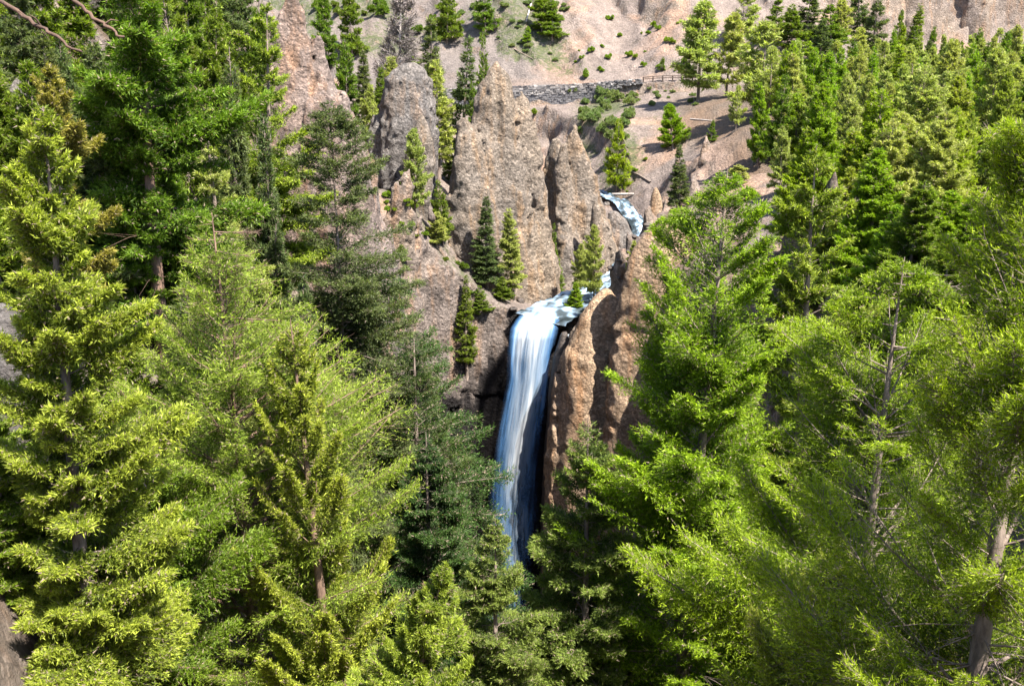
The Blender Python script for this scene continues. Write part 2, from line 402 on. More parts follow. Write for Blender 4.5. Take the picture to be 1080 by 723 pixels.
def terr(x, y, z):
    hh = H(x[:, :, 0], y[:, :, 0]) if x.ndim == 3 and x.shape[1] == 1 and False else None
    X2, Y2 = np.meshgrid(x.ravel(), y.ravel(), indexing='ij')
    h = H(X2, Y2)
    st = x.ravel()[1]-x.ravel()[0]
    gx, gy = np.gradient(h, st)
    nrm = 1/np.sqrt(1+gx**2+gy**2)
    f = (h[:, :, None]-z)*nrm[:, :, None]
    f = f.astype(np.float32)
    I = np.argwhere(np.abs(f) < 4.2)
    xs = x.ravel()[I[:, 0]]; ys = y.ravel()[I[:, 1]]; zs = z.ravel()[I[:, 2]]
    steep = 1-nrm[I[:, 0], I[:, 1]]
    steep = sstep(.12, .55, steep)
    onroad = (np.abs(ys-np.interp(xs, [p[0] for p in road], [p[1] for p in road])) < 6)
    d = .35*fbm(xs, ys, zs, .5, 3, 21)
    d += steep*(3.6*fbm(xs, ys, zs*.45, .12, 3, 22)+1.6*fbm(xs, ys, zs*.8, .4, 4, 25, .6))
    # rounded ledges and vertical ribs
    d += steep*.8*(np.abs(fbm(xs*1.0, ys*1.0, zs*.25, .3, 2, 31))*2-.6)
    cv, ce = cells(xs, ys, zs*.55, .3, 5); d += steep*(.8*(cv-.5)-.15*(ce < .08))
    cv, ce = cells(xs, ys, zs*.8, .7, 15); d += steep*.6*(cv-.5)
    # undercut behind the falls
    e = 1-np.sqrt(((xs+5)/17)**2+((ys-146)/14.5)**2+((zs+76)/27)**2)
    sdd, _ = seg_dist(xs, ys, stream)
    d = d*np.where(ys > 139, sstep(1.5, 8, sdd), 1)
    d = np.where(onroad, 0, d)
    v = f[I[:, 0], I[:, 1], I[:, 2]]+d
    v = np.where(e > -.5, np.minimum(v, -e*7), v)
    f[I[:, 0], I[:, 1], I[:, 2]] = v
    return f
def add_ground(name, lo, hi, h):
    V, Q = surface_nets(terr, lo, hi, h)
    # fine relief
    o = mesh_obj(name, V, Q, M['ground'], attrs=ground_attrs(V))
    tag(o, kind='structure')
    polys_for_bvh.append((V, Q)); return o
add_ground('canyon_terrain', (-72, 42, -87), (84, 240, 30), .62)
add_ground('hillside', (-84, 240-.0, -40), (230, 420, 100), 1.3)
# surrounding ground, coarser
def sheet(name, xs, ys, hole=None):
    X, Y = np.meshgrid(xs, ys, indexing='ij'); Z = H(X, Y)
    n0, n1 = X.shape; V = np.stack([X, Y, Z], -1).reshape(-1, 3)
    I = np.arange(n0*n1).reshape(n0, n1)
    Q = np.stack([I[:-1, :-1], I[1:, :-1], I[1:, 1:], I[:-1, 1:]], -1).reshape(-1, 4)
    if hole:
        cx = V[Q][:, :, 0]; cy = V[Q][:, :, 1]
        bad = (cx.min(1) > hole[0]) & (cx.max(1) < hole[1]) & (cy.min(1) > hole[2]) & (cy.max(1) < hole[3])
        Q = Q[~bad]
    return V, Q
def outer():
    xs = np.concatenate([np.arange(-400, -90, 12), np.arange(-90, 96, 1.5), np.arange(96, 420, 12)])
    ys = np.concatenate([np.arange(-300, -30, 15), np.arange(-30, 60, 1.5), np.arange(60, 246, 3), np.arange(246, 440, 8)])
    X, Y = np.meshgrid(xs, ys, indexing='ij'); Z = H(X, Y)+.3*fbm(X, Y, 0, .5, 3, 21)
    Z = np.where(np.abs(Z) > 120, np.sign(Z)*120, Z)
    inside1 = sstep(-69, -65, X)*sstep(81, 77, X)*sstep(45, 49, Y)*sstep(236, 231, Y)
    inside2 = sstep(-80, -76, X)*sstep(226, 220, X)*sstep(246, 250, Y)*sstep(415, 408, Y)
    Z = Z-7*np.maximum(inside1, inside2)-.05
    n0, n1 = X.shape; V = np.stack([X, Y, Z], -1).reshape(-1, 3)
    I = np.arange(n0*n1).reshape(n0, n1)
    Q = np.stack([I[:-1, :-1], I[1:, :-1], I[1:, 1:], I[:-1, 1:]], -1).reshape(-1, 4)
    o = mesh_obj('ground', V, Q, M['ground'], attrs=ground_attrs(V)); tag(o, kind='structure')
    polys_for_bvh.append((V, Q))
outer()
bvv = []; bvq = []; off = 0
for V, Q in polys_for_bvh:
    bvv += V.tolist(); bvq += (Q+off).tolist(); off += len(V)
BVH = BVHTree.FromPolygons(bvv, bvq)
def gz(x, y, top=120):
    hit = BVH.ray_cast(Vector((x, y, top)), Vector((0, 0, -1)))
    return hit[0].z if hit[0] else float(H(np.array(x), np.array(y)))
def hit_px(px, py):
    d = Vector(P(px, py, 100)).normalized(); h = BVH.ray_cast(Vector((0, 0, 0)), d)
    return h[0]

# ------------------------------------------------------------------ rock spires
def spire(rows_list, label, cat='rock spire', mat='spire', name='rock_spire', group=None, amp=1.0, h=.42, seed=0, ratio=.8):
    """rows_list: several cones, each (Y, [(py, xl, xr), ...])"""
    cones = []
    lo = np.array([1e9]*3); hi = -lo
    for Y, rows in rows_list:
        zz, cx, rr = [], [], []
        for py, a, b in rows:
            A = P(a, py, Y); B = P(b, py, Y); zz.append(A[2]); cx.append((A[0]+B[0])/2); rr.append((B[0]-A[0])/2)
        o = np.argsort(zz); zz, cx, rr = np.array(zz)[o], np.array(cx)[o], np.array(rr)[o]
        cones.append((Y, zz, cx, rr))
        lo = np.minimum(lo, [(cx-rr).min()-3, Y-rr.max()*ratio*1.1-3, zz.min()-1]); hi = np.maximum(hi, [(cx+rr).max()+3, Y+rr.max()*ratio*1.1+3, zz.max()+2.5])
    def f(x, y, z):
        F = None
        for Y, zz, cx, rr in cones:
            c = np.interp(z, zz, cx); r = np.interp(z, zz, rr)
            top = zz.max()-z
            r = np.maximum(r, .15)
            dd = np.sqrt((x-c)**2+((y-Y)/ratio)**2)
            g = (r-dd)*.9
            g = np.minimum(g, top*1.5)
            F = g if F is None else np.maximum(F, g)
        I = np.argwhere(np.abs(F) < 3.2)
        xs = x.ravel()[I[:, 0]]; ys = y.ravel()[I[:, 1]]; zs = z.ravel()[I[:, 2]]
        n = amp*(1.8*fbm(xs, ys, zs*.22, .15, 2, 40+seed)+.6*fbm(xs, ys, zs*.3, .5, 4, 50+seed,.6)+.38*fbm(xs, ys, zs*.8, 1.2, 3, 60+seed)+1.2*(np.minimum(np.abs(fbm(xs, ys, zs*.12, .22, 2, 70+seed))*4, 1)-.75)+.22*(np.minimum(np.abs(fbm(xs*.5, ys*.5, zs, .5, 2, 90+seed))*4, 1)-.8))
        cv, ce = cells(xs+.6*noise(xs*.8, ys*.8, zs*.8, 4), ys, zs*.6, .42, seed); n += amp*(.65*(cv-.5)-.12*(ce < .1))
        cv, ce = cells(xs, ys, zs*.8, .95, seed+9); n += amp*.45*(cv-.5)
        tp = np.interp(zs, cones[0][1], np.minimum(1, cones[0][3]/3.))
        F = F.astype(np.float32); F[I[:, 0], I[:, 1], I[:, 2]] += n*np.clip(tp, .25, 1)
        return F
    V, Q = surface_nets(f, lo, hi, h)
    org = np.array([(lo[0]+hi[0])/2, rows_list[0][0], lo[2]])
    o = mesh_obj(name, V-org, Q, M[mat]); o.location = org
    tag(o, label, cat, group)
    return o
M['spire_red'] = rock_material('reddish_spire_rock', (.15, .13, .122), (.2, .145, .12), (.27, .155, .095))
spire([(128, [(-8,303,312),(15,293,320),(35,285,328),(75,278,344),(105,274,358),(130,268,368),(185,258,392),(260,248,415),(400,238,430)])],
      'tallest reddish pinnacle at left, its orange tip touching the top of the frame', mat='spire_red', seed=1, amp=1.15, group='rock pinnacles around the waterfall', ratio=.6)
spire([(163, [(66,427,437),(72,417,443),(85,407,449),(102,399,451),(125,393,455),(165,384,458),(195,380,459),(250,376,460)])],
      'broad blunt grey pinnacle left of the central one, dark shaded face', mat='spire_gray', seed=2, group='rock pinnacles around the waterfall')
spire([(155, [(120,443,446),(140,434,454),(170,428,458),(200,424,460),(250,420,461)])],
      'slim pale pinnacle leaning against the right edge of the broad grey one', mat='spire', seed=3, group='rock pinnacles around the waterfall', amp=.7)
spire([(160, [(62,523,525),(75,516,533),(90,509,541),(110,505,546),(150,499,550),(190,490,556),(250,482,566),(335,470,580)]),
       (162, [(98,549,552),(108,544,558),(125,540,564),(170,535,571),(230,530,578),(290,520,587),(335,515,590)]),
       (156, [(124,485,491),(132,479,497),(150,475,506),(185,469,516),(230,466,530),(300,460,545),(340,458,552)])],
      'largest sharp-tipped tan pinnacle with a shoulder peak, above the brink of the falls', amp=.8, seed=4, group='rock pinnacles around the waterfall')
spire([(178, [(130,604,608),(142,600,612),(165,597,620),(190,596,625),(215,592,632),(240,588,640),(280,580,655),(310,578,662)]),
       (176, [(152,594,598),(170,590,603),(200,584,608),(250,578,622),(300,574,640)]),
       (181, [(146,583,588),(165,577,600),(210,574,612),(290,572,630)])],
      'fluted brown pinnacle with an orange streaked top right of the largest one', seed=5, group='rock pinnacles around the waterfall')
spire([(171, [(209,627,630),(220,623,634),(240,621,639),(270,620,643),(305,618,647)])],
      'small narrow cone of rock beside the creek under the fluted pinnacle', mat='spire', seed=6, group='rock pinnacles around the waterfall', amp=.5, h=.35)
spire([(180, [(222,640,652),(230,638,661),(250,636,669),(300,636,674)])],
      'dark rounded rock shoulder at the creek bend between two stretches of whitewater', 'rock outcrop', mat='spire_gray', name='rock_outcrop', seed=7, amp=.6)
spire([(133, [(303,637,645),(315,622,652),(335,607,662),(352,599,668),(372,590,672),(400,584,675),(480,578,680),(620,574,690)])],
      'rust brown rock column rising right beside the waterfall', 'rock buttress', mat='spire_tan', name='rock_buttress', seed=8, amp=.5)
spire([(127, [(232,693,702),(245,684,722),(262,668,745),(290,656,765),(320,650,790),(400,640,800),(500,628,820),(640,620,830)])],
      'large sunlit tan rock buttress between the waterfall and the big right tree', 'rock buttress', mat='spire_tan', name='rock_buttress', seed=9, amp=.7, ratio=.36)
spire([(76, [(194,950,964),(204,941,972),(222,932,984),(252,918,994),(300,898,1010),(420,865,1030)])],
      'reddish crag showing above the branches near the right edge', 'rock crag', mat='spire_tan', name='rock_crag', seed=10, amp=.6, h=.35)
spire([(206, [(198,690,693),(206,687,697),(222,685,700),(245,680,706)])],
      'thin pale hoodoo standing on the slope right of the upper creek', 'rock hoodoo', mat='spire_tan', name='rock_hoodoo', seed=12, amp=.35, h=.25)

# ------------------------------------------------------------------ water
def water_material(name, streak, white=.9, alpha=True):
    WLO, WMID = ((.015, .035, .08), (.06, .15, .31)) if alpha else ((.014, .02, .022), (.05, .065, .075))  # the fall's deep blues also carry painted shade for its lower half
    m, t, b = newmat(name); q = NT(t)
    uv = q.n('ShaderNodeTexCoord').outputs['UV']
    n1 = q.noise(q.map(uv, (streak*6, 1.0, 1)), 1., 5, .55, .3); n2 = q.noise(q.map(uv, (streak*20, 1.6, 1)), 1., 3, .5)
    s_ = q.math('ADD', q.math('MULTIPLY', n1, .65), q.math('MULTIPLY', n2, .35))
    f = q.math('ADD', s_, q.attr('foam'))
    col = q.ramp(f, [(.5, WLO), (.66, WMID), (.84, (.2, .28, .38)), (1., (.45, .47, .5))])
    q.l(col, b.inputs['Base Color']); b.inputs['Roughness'].default_value = .55
    b.inputs['Specular IOR Level'].default_value = .15
    b.inputs['Subsurface Weight'].default_value = 0
    if alpha: q.l(q.ramp(q.math('ADD', s_, q.attr('alpha')), [(.4, 0.), (1.0, 1.)]), b.inputs['Alpha'])
    bp = q.n('ShaderNodeBump'); bp.inputs['Strength'].default_value = .4; bp.inputs['Distance'].default_value = .2
    q.l(s_, bp.inputs['Height']); q.l(bp.outputs[0], b.inputs['Normal'])
    return m
M['fall'] = water_material('falling_water', 1.0); M['fall_back'] = water_material('falling_water_dense', 1.0, alpha=True)
def set_uv(o, uvv):
    me = o.data; l = me.uv_layers.new(name='UV'); vi = np.zeros(len(me.loops), np.int32); me.loops.foreach_get('vertex_index', vi)
    l.data.foreach_set('uv', uvv[vi].astype(np.float32).ravel())
def fall_sheet(name, rows, nu, mat, parent, seed, yoff, foam0, a0, bulge=.7):
    """rows: (py, xl, xr, Y)"""
    nv = 90
    ks = np.linspace(0, len(rows)-1, nv); rows = np.array(rows, float)
    rr = np.stack([np.interp(ks, np.arange(len(rows)), rows[:, i]) for i in range(4)], 1)
    V = np.zeros((nv, nu, 3)); foam = np.zeros((nv, nu)); al = np.zeros((nv, nu)); uv = np.zeros((nv, nu, 2))
    for j in range(nv):
        py, a, b, Y = rr[j]
        for i in range(nu):
            u = i/(nu-1)
            x, _, z = P(a+(b-a)*u, py, Y)
            rip = .3*noise(np.array(u*6.), np.array(j*.03), np.array(0.), seed)+.08*noise(np.array(u*20.), np.array(j*.04), np.array(0.), seed+1)
            yy = Y+yoff-bulge*math.sin(math.pi*u)-rip*min(1, j/10)
            V[j, i] = (x, yy, z+.15*rip*(1 if j < 10 else 0)); uv[j, i] = (u, -z/12)
            edge = min(u, 1-u)
            t = j/(nv-1)
            foam[j, i] = foam0+.06+.2*math.exp(-((u-.5)/.3)**2)-.4*t-.3*max(0, .28-edge)/.28  # foam, less white downward to paint shade on the lower fall
            al[j, i] = a0-.8*max(0, .2-edge)/.2-.22*t
    I = np.arange(nv*nu).reshape(nv, nu)
    Q = np.stack([I[:-1, :-1], I[:-1, 1:], I[1:, 1:], I[1:, :-1]], -1).reshape(-1, 4)[:, ::-1]
    o = mesh_obj(name, V.reshape(-1, 3), Q, M[mat], parent=parent, attrs=dict(foam=foam.ravel(), alpha=al.ravel()))
    set_uv(o, uv.reshape(-1, 2)); return o
wf = empty('waterfall', (0, 0, 0))
tag(wf, 'tall white and blue waterfall plunging from the rock notch into the dark gorge', 'waterfall')
main_rows = [(333,543,598,142.5),(338,538,597,140.6),(346,532,596,139.3),(356,530,594,138.6),(375,529,590,138),(400,528,587,137.6),(440,521,582,137.2),(480,514,577,136.9),(520,508,575,136.6),(560,507,573,136.3),(600,514,570,136),(640,516,572,135.8),(665,518,574,135.7)]
fall_sheet('curtain', main_rows, 90, 'fall_back', wf, 3, .5, .26, .42)
r2 = [(r[0], r[1]+7, r[2]-8, r[3]-.45) for r in main_rows]
fall_sheet('spray', r2, 80, 'fall', wf, 8, 0, .40, .16)
r3 = [(r[0], r[1]+14+.3*i, r[2]-26, r[3]-.9) for i, r in enumerate(main_rows)]
fall_sheet('spray', r3, 60, 'fall', wf, 15, 0, .46, .06)
fall_sheet('side_cascade', [(352,591,602,139.2),(362,590,598,137.8),(380,587,591.5,137),(420,583,587,136.4),(500,577,581,136),(640,572,577,135.6)], 14, 'fall', wf, 23, 0, .45, .3, .1)
# the creek above, as a ribbon that follows its channel
def ribbon(name, path, mat, parent=None, nu=24, seed=0, alpha=1.0):
    pts = np.array(path, float); L = np.concatenate([[0], np.cumsum(np.hypot(np.diff(pts[:, 0]), np.diff(pts[:, 1])))])
    s = np.arange(0, L[-1], .35)
    c = np.stack([np.interp(s, L, pts[:, i]) for i in range(4)], 1)
    ker = np.ones(9)/9
    for i in range(3):
        pad = np.pad(c[:, i], 4, mode='edge'); c[:, i] = np.convolve(pad, ker, 'valid')
    t = np.gradient(c[:, :2], axis=0); t /= np.linalg.norm(t, axis=1)[:, None]+1e-9
    nrm = np.stack([-t[:, 1], t[:, 0]], 1)
    V = np.zeros((len(s), nu, 3)); uv = np.zeros((len(s), nu, 2)); foam = np.zeros((len(s), nu))
    for i in range(nu):
        u = i/(nu-1)*2-1
        xy = c[:, :2]+nrm*(u*c[:, 3]/2)[:, None]
        steps = .35*noise(s*.45, u*2.2, 0, seed)+.22*noise(s*1.3, u*5, 0, seed+1)
        V[:, i, :2] = xy; V[:, i, 2] = c[:, 2]+steps*.8
        uv[:, i] = np.stack([np.full(len(s), (u+1)/2*.5), s/9], 1)
        foam[:, i] = .32+.22*noise(s*.5, u*2.5, 0, seed+5)+.12*noise(s*1.5, u*7, 0, seed+6)-.14*abs(u)
    I = np.arange(len(s)*nu).reshape(len(s), nu)
    Q = np.stack([I[:-1, :-1], I[1:, :-1], I[1:, 1:], I[:-1, 1:]], -1).reshape(-1, 4)
    o = mesh_obj(name, V.reshape(-1, 3), Q, M[mat], parent=parent, attrs=dict(foam=foam.ravel(), alpha=np.full(foam.size, 1.)))
    set_uv(o, uv.reshape(-1, 2)); return o
M['creek'] = water_material('creek_water', .6, alpha=False)
cr = ribbon('creek_water', [(*[STR0[0], 141.0, STR0[2]+.05], 9.2)]+[(p[0], p[1], p[2]+.1, wd) for p, wd in zip(stream[1:], (8.4, 5, 3.8, 3.6, 3.6, 3.6, 3.5, 3.5))], 'creek', seed=4)
tag(cr, kind='structure')
# pool and creek below the falls
pool = []
th = np.linspace(0, 2*math.pi, 64, endpoint=False)
pp = np.array([(-3, 120, FLOOR+1.2)]+[(-3+17*math.cos(a)*(1+.1*math.sin(3*a)), 120+22*math.sin(a), FLOOR+1.2) for a in th])
o = mesh_obj('pool_water', pp, np.array([(0, 1+i, 1+(i+1) % 64) for i in range(64)]), M['creek'], attrs=dict(foam=np.full(65, .05), alpha=np.full(65, 1.)))
set_uv(o, pp[:, :2]/9); tag(o, kind='structure')

# ------------------------------------------------------------------ tubes, trees
def tube(V, F, pts, rad, sides=6):
    """append a tapered tube to lists"""
    pts = np.asarray(pts, float); n = len(pts); base = sum(len(v) for v in V)
    T = np.gradient(pts, axis=0); T /= np.linalg.norm(T, axis=1)[:, None]+1e-9
    ref = np.array([0.31, .17, .93]) if abs(T[0][2]) < .9 else np.array([.95, .2, .1])
    A = np.cross(T, ref); A /= np.linalg.norm(A, axis=1)[:, None]+1e-9; B = np.cross(T, A)
    a = np.arange(sides)/sides*2*math.pi
    ring = pts[:, None, :]+np.asarray(rad)[:, None, None]*(A[:, None, :]*np.cos(a)[None, :, None]+B[:, None, :]*np.sin(a)[None, :, None])
    V.append(ring.reshape(-1, 3))
    I = base+np.arange(n*sides).reshape(n, sides); J = np.roll(I, -1, 1)
    F.append(np.stack([I[:-1], J[:-1], J[1:], I[1:]], -1).reshape(-1, 4))

def branch_tubes(V, F, P0, P1, P2, r0, sides=3):
    """many three-point limbs at once"""
    n = len(P0); base = sum(len(v) for v in V)
    pts = np.stack([P0, P1, P2], 1)                      # n,3,3
    d = P2-P0; d /= np.linalg.norm(d, axis=1)[:, None]+1e-9
    up = np.tile([0., 0., 1.], (n, 1)); up[np.abs(d[:, 2]) > .95] = (1, 0, 0)
    A = np.cross(d, up); A /= np.linalg.norm(A, axis=1)[:, None]+1e-9; B = np.cross(d, A)
    a = np.arange(sides)/sides*2*math.pi
    rad = np.stack([r0, r0*.6, r0*.15], 1)
    ring = pts[:, :, None, :]+rad[:, :, None, None]*(A[:, None, None, :]*np.cos(a)[None, None, :, None]+B[:, None, None, :]*np.sin(a)[None, None, :, None])
    V.append(ring.reshape(-1, 3))
    I = base+np.arange(n*3*sides).reshape(n, 3, sides); J = np.roll(I, -1, 2)
    F.append(np.stack([I[:, :-1], J[:, :-1], J[:, 1:], I[:, 1:]], -1).reshape(-1, 4))

def leaf_quads(pos, dirv, ln, wd, rng, upbias=.6):
    n = len(pos)
    d = dirv/(np.linalg.norm(dirv, axis=1)[:, None]+1e-9)
    nr = rng.normal(size=(n, 3)); nr[:, 2] += upbias*1.5
    s = np.cross(d, nr); s /= np.linalg.norm(s, axis=1)[:, None]+1e-9
    ln = ln[:, None]; wd = wd[:, None]
    V = np.stack([pos+s*wd*.5, pos+d*ln, pos-s*wd*.5], 1)
    return V.reshape(-1, 3)

def conifer(seed, h, r, cb=.12, nb=90, e_top=45, e_bot=-5, curl=.25, leaf=.2, nleaf=20000, power=.8, irr=.35, clump=.5, flat=.5,
            bark='bark', kind='fir', limbs=True, twig_len=.42, lean=0, bend=.02, aspect=.3, taper=.012, dead=0, gaps=0.0, trunk_r=None, cone=.9):
    rng = np.random.default_rng(seed)
    # trunk
    V, F = [], []
    nseg = 10; zt = np.linspace(-1.2, h, nseg)
    bx = bend*h*np.sin(zt/h*2.2+rng.uniform(0, 6)); by = bend*h*np.cos(zt/h*1.7+rng.uniform(0, 6)); bx -= bx[0]; by -= by[0]
    bx += lean*zt/h*h
    rad = (trunk_r or (h*taper+.05))*np.clip(1-zt/h, .02, 1)**.8
    tube(V, F, np.stack([bx, by, zt], 1), rad, 7)
    def axis(z): return np.stack([np.interp(z, zt, bx), np.interp(z, zt, by), z], -1)
    # main limbs
    t = cb+(1-cb)*(rng.uniform(0, 1, nb)**.85); t = np.sort(t); t[-3:] = (.97, .985, .995)
    prof = np.clip((1-t)/(1-cb), 0, 1)**power*np.clip((t-cb)/.12+.45, 0, 1)
    sector = rng.uniform(0, 6.28, 3); az = np.arange(nb)*2.39996+rng.normal(0, .5, nb)
    lop = 1+irr*.5*np.sin(az*1+t*5+sector[0])*1.0+irr*.5*np.sin(az*2-t*9+sector[1])
    L = r*prof*lop*rng.uniform(1-irr, 1+irr*.5, nb)+.03*h*(1-t)+.02*r
    if gaps: L = np.where(rng.random(nb) < gaps, L*.35, L)
    el = np.radians(e_bot+(e_top-e_bot)*((t-cb)/(1-cb))+rng.normal(0, 7, nb))
    curlv = np.full(nb, float(curl)); rise = np.maximum((np.sin(el)+curl)*L, 1e-3)
    fac = np.where(rise > 0, np.clip((h*(1-t)+.015*h-cone*L*np.cos(el))/rise, .02, 1), 1)
    P0 = axis(t*h); dh = np.stack([np.cos(az), np.sin(az), np.zeros(nb)], 1)
    up = np.array([0, 0, 1.])
    def bp(s, i):                                         # point on branch i at s
        L_ = L[i]
        out = dh[i]*(np.cos(el[i])*L_*s)[:, None]
        zz = (np.sin(el[i])*s+curl*s**2.2)*L_*fac[i]
        return P0[i]+out+up*zz[:, None]
    ii = np.arange(nb)
    P1 = bp(np.full(nb, .5), ii); P2 = bp(np.full(nb, 1.), ii)
    if limbs:
        branch_tubes(V, F, P0, P1, P2, np.maximum(L*.011, .01)+.003)
    # twigs on limbs
    tw_total = nleaf/9.
    wgt = L**1.08; ntw = np.maximum(22 if nleaf > 200000 else 3, (wgt/wgt.sum()*tw_total)).astype(int)
    bi = np.repeat(np.arange(nb), ntw); n = len(bi)
    s = rng.uniform(.12, 1.0, n)**.8
    side = rng.choice([-1, 1], n)
    base = bp(s, bi)
    ang = side*np.radians(rng.uniform(25, 75, n))
    ca, sa = np.cos(ang), np.sin(ang)
    dd = dh[bi]; d2 = np.stack([dd[:, 0]*ca-dd[:, 1]*sa, dd[:, 0]*sa+dd[:, 1]*ca, np.zeros(n)], 1)
    slope = np.sin(el[bi])+curl*2*s
    d2[:, 2] = slope*fac[bi]*ca+rng.normal(0, flat, n)*.6+(.0 if curl >= 0 else -.25)
    d2 /= np.linalg.norm(d2, axis=1)[:, None]
    tl = twig_len*L[bi]*(1.12-s)**.75*rng.uniform(.45, 1.1, n)+.8*leaf
    tl = np.minimum(tl, 1.6+.1*r)
    # clumps: patches of the crown keep more or less foliage
    cn = noise(base[:, 0]/(r*.35+.4)+seed, base[:, 1]/(r*.35+.4), base[:, 2]/(r*.35+.4), seed)
    keep = rng.random(n) < np.clip(.75+clump*cn*1.6, .12, 1)
    bi, base, d2, tl, s = bi[keep], base[keep], d2[keep], tl[keep], s[keep]; n = len(bi)
    if limbs and nleaf > 15000:
        sel = (rng.random(n) < .15) & (base[:, 2]+d2[:, 2]*tl < h-.6)
        branch_tubes(V, F, base[sel], (base+d2*tl[:, None]*.5)[sel], (base+d2*tl[:, None])[sel], np.full(sel.sum(), .008))
    nl = np.maximum(2, np.round(tl/tl.mean()*9)).astype(int)
    ti = np.repeat(np.arange(n), nl); m = len(ti)
    q = rng.uniform(.08, 1.0, m)
    pos = base[ti]+d2[ti]*(tl[ti]*q)[:, None]+rng.normal(0, leaf*.16, (m, 3))
    if curl < 0: pos[:, 2] -= rng.uniform(0, 1, m)*tl[ti]*.35
    rv = rng.normal(size=(m, 3))*.62; dirs = d2[ti]+rv; dirs[:, 2] += .12 if curl >= 0 else -.35
    ax_ = axis(np.clip(pos[:, 2], 0, h)); rad_ = np.hypot(pos[:, 0]-ax_[:, 0], pos[:, 1]-ax_[:, 1])
    ok = pos[:, 2] < h+.15-cone*.93*rad_
    pos, dirs, q, ti = pos[ok], dirs[ok], q[ok], ti[ok]; m = len(pos)
    ln = leaf*rng.uniform(.65, 1.35, m); wd = ln*aspect*rng.uniform(.7, 1.3, m)
    LV = leaf_quads(pos, dirs, ln, wd, rng)
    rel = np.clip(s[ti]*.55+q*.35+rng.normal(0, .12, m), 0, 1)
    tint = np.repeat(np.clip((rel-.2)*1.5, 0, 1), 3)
    rnd = np.repeat(rng.random(m), 3)
    LF = np.arange(m*3).reshape(-1, 3)
    # dead bare branches under the crown
    if dead:
        k = dead; tt = rng.uniform(max(.02, cb-.28), cb+.25, k); a2 = rng.uniform(0, 6.28, k); LL = r*rng.uniform(.3, .8, k)
        p0 = axis(tt*h); dv = np.stack([np.cos(a2), np.sin(a2), rng.uniform(-.35, .15, k)], 1)
        branch_tubes(V, F, p0, p0+dv*LL[:, None]*.5+[0, 0, -.05], p0+dv*LL[:, None]+np.stack([0*LL, 0*LL, -.12*LL], 1), np.full(k, .022))
        for _ in range(2):
            f_ = rng.uniform(.3, .8, k); b0 = p0+dv*(LL*f_)[:, None]; ddv = dv+rng.normal(0, .6, (k, 3))
            branch_tubes(V, F, b0, b0+ddv*LL[:, None]*.15, b0+ddv*LL[:, None]*.3, np.full(k, .01))
    return dict(tv=np.concatenate(V), tf=np.concatenate(F), cv=LV, cf=LF, tint=tint, rnd=rnd, kind=kind, bark=bark)

KIND_NAME = {'spruce': 'spruce_tree', 'dark': 'spruce_tree', 'dead': 'dead_tree', 'olive': 'pine_tree', 'shrub': 'shrub'}
def build_tree(D, loc, name, rz=0, parts=('trunk', 'crown')):
    root = empty(name, loc, rz)
    a = mesh_obj(parts[0], D['tv'], D['tf'], M[D['bark']], parent=root)
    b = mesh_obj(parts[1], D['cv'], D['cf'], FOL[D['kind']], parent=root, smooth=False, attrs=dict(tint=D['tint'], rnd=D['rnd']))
    return root
def copy_tree(root, loc, rz, s, name=None):
    c = root.copy(); C.objects.link(c); c.location = loc; c.rotation_euler = (0, 0, rz); c.scale = s
    for ch in root.children:
        d = ch.copy(); C.objects.link(d); d.parent = c
    for k in ('label', 'category', 'group'):
        if k in c: del c[k]
    return c
# templates for mid and far trees: (kind, shape) at 10 m height, radius 1
TPL = {}; TPL_USED = {}
def template(kind, lod, var, slim=False):
    key = (kind, lod, var, slim)
    if key not in TPL:
        nl, lf = {0: (150000, .17), 1: (52000, .25), 2: (22000, .36)}[lod]
        sd_ = (len(kind)*7+lod*3+var*13+ord(kind[0])*5) % 9973
        shp = dict(fir=dict(power=.72, e_top=50, e_bot=0, curl=.18, irr=.4), green=dict(power=.8, e_top=45, e_bot=-5, curl=.1, irr=.35),
                   spruce=dict(power=.78, e_top=30, e_bot=-25, curl=.12, irr=.3), olive=dict(power=.6, e_top=40, e_bot=-5, curl=.15, irr=.5, clump=.8, cb=.18),
                   dark=dict(power=.78, e_top=30, e_bot=-20, curl=.12, irr=.3), lime=dict(power=.75, e_top=50, e_bot=5, curl=.15, irr=.3), gold=dict(power=.75, e_top=45, e_bot=0, curl=.2, irr=.5, gaps=.3),
                   dead=dict(power=.7, e_top=50, e_bot=10, curl=.15, irr=.4, clump=.3))[kind]
        shp = dict(shp)
        if kind == 'dead': nl = int(nl*.9)
        if slim: lf *= .62
        D = conifer(sd_, 10, 1.0 if slim else 2.2, nb=[260, 170, 120][lod] if slim else [130, 90, 70][lod], leaf=lf, nleaf=nl, kind=kind, bark='bark_pale' if kind == 'dead' else 'bark',
                    limbs=lod < 2 or kind == 'dead', dead=12 if lod < 2 else 0, aspect=(.13 if kind == 'dead' else .3), **{'cb': .1, **shp})
        TPL[key] = D; TPL_USED[key] = None
    return key
NTREE = 0
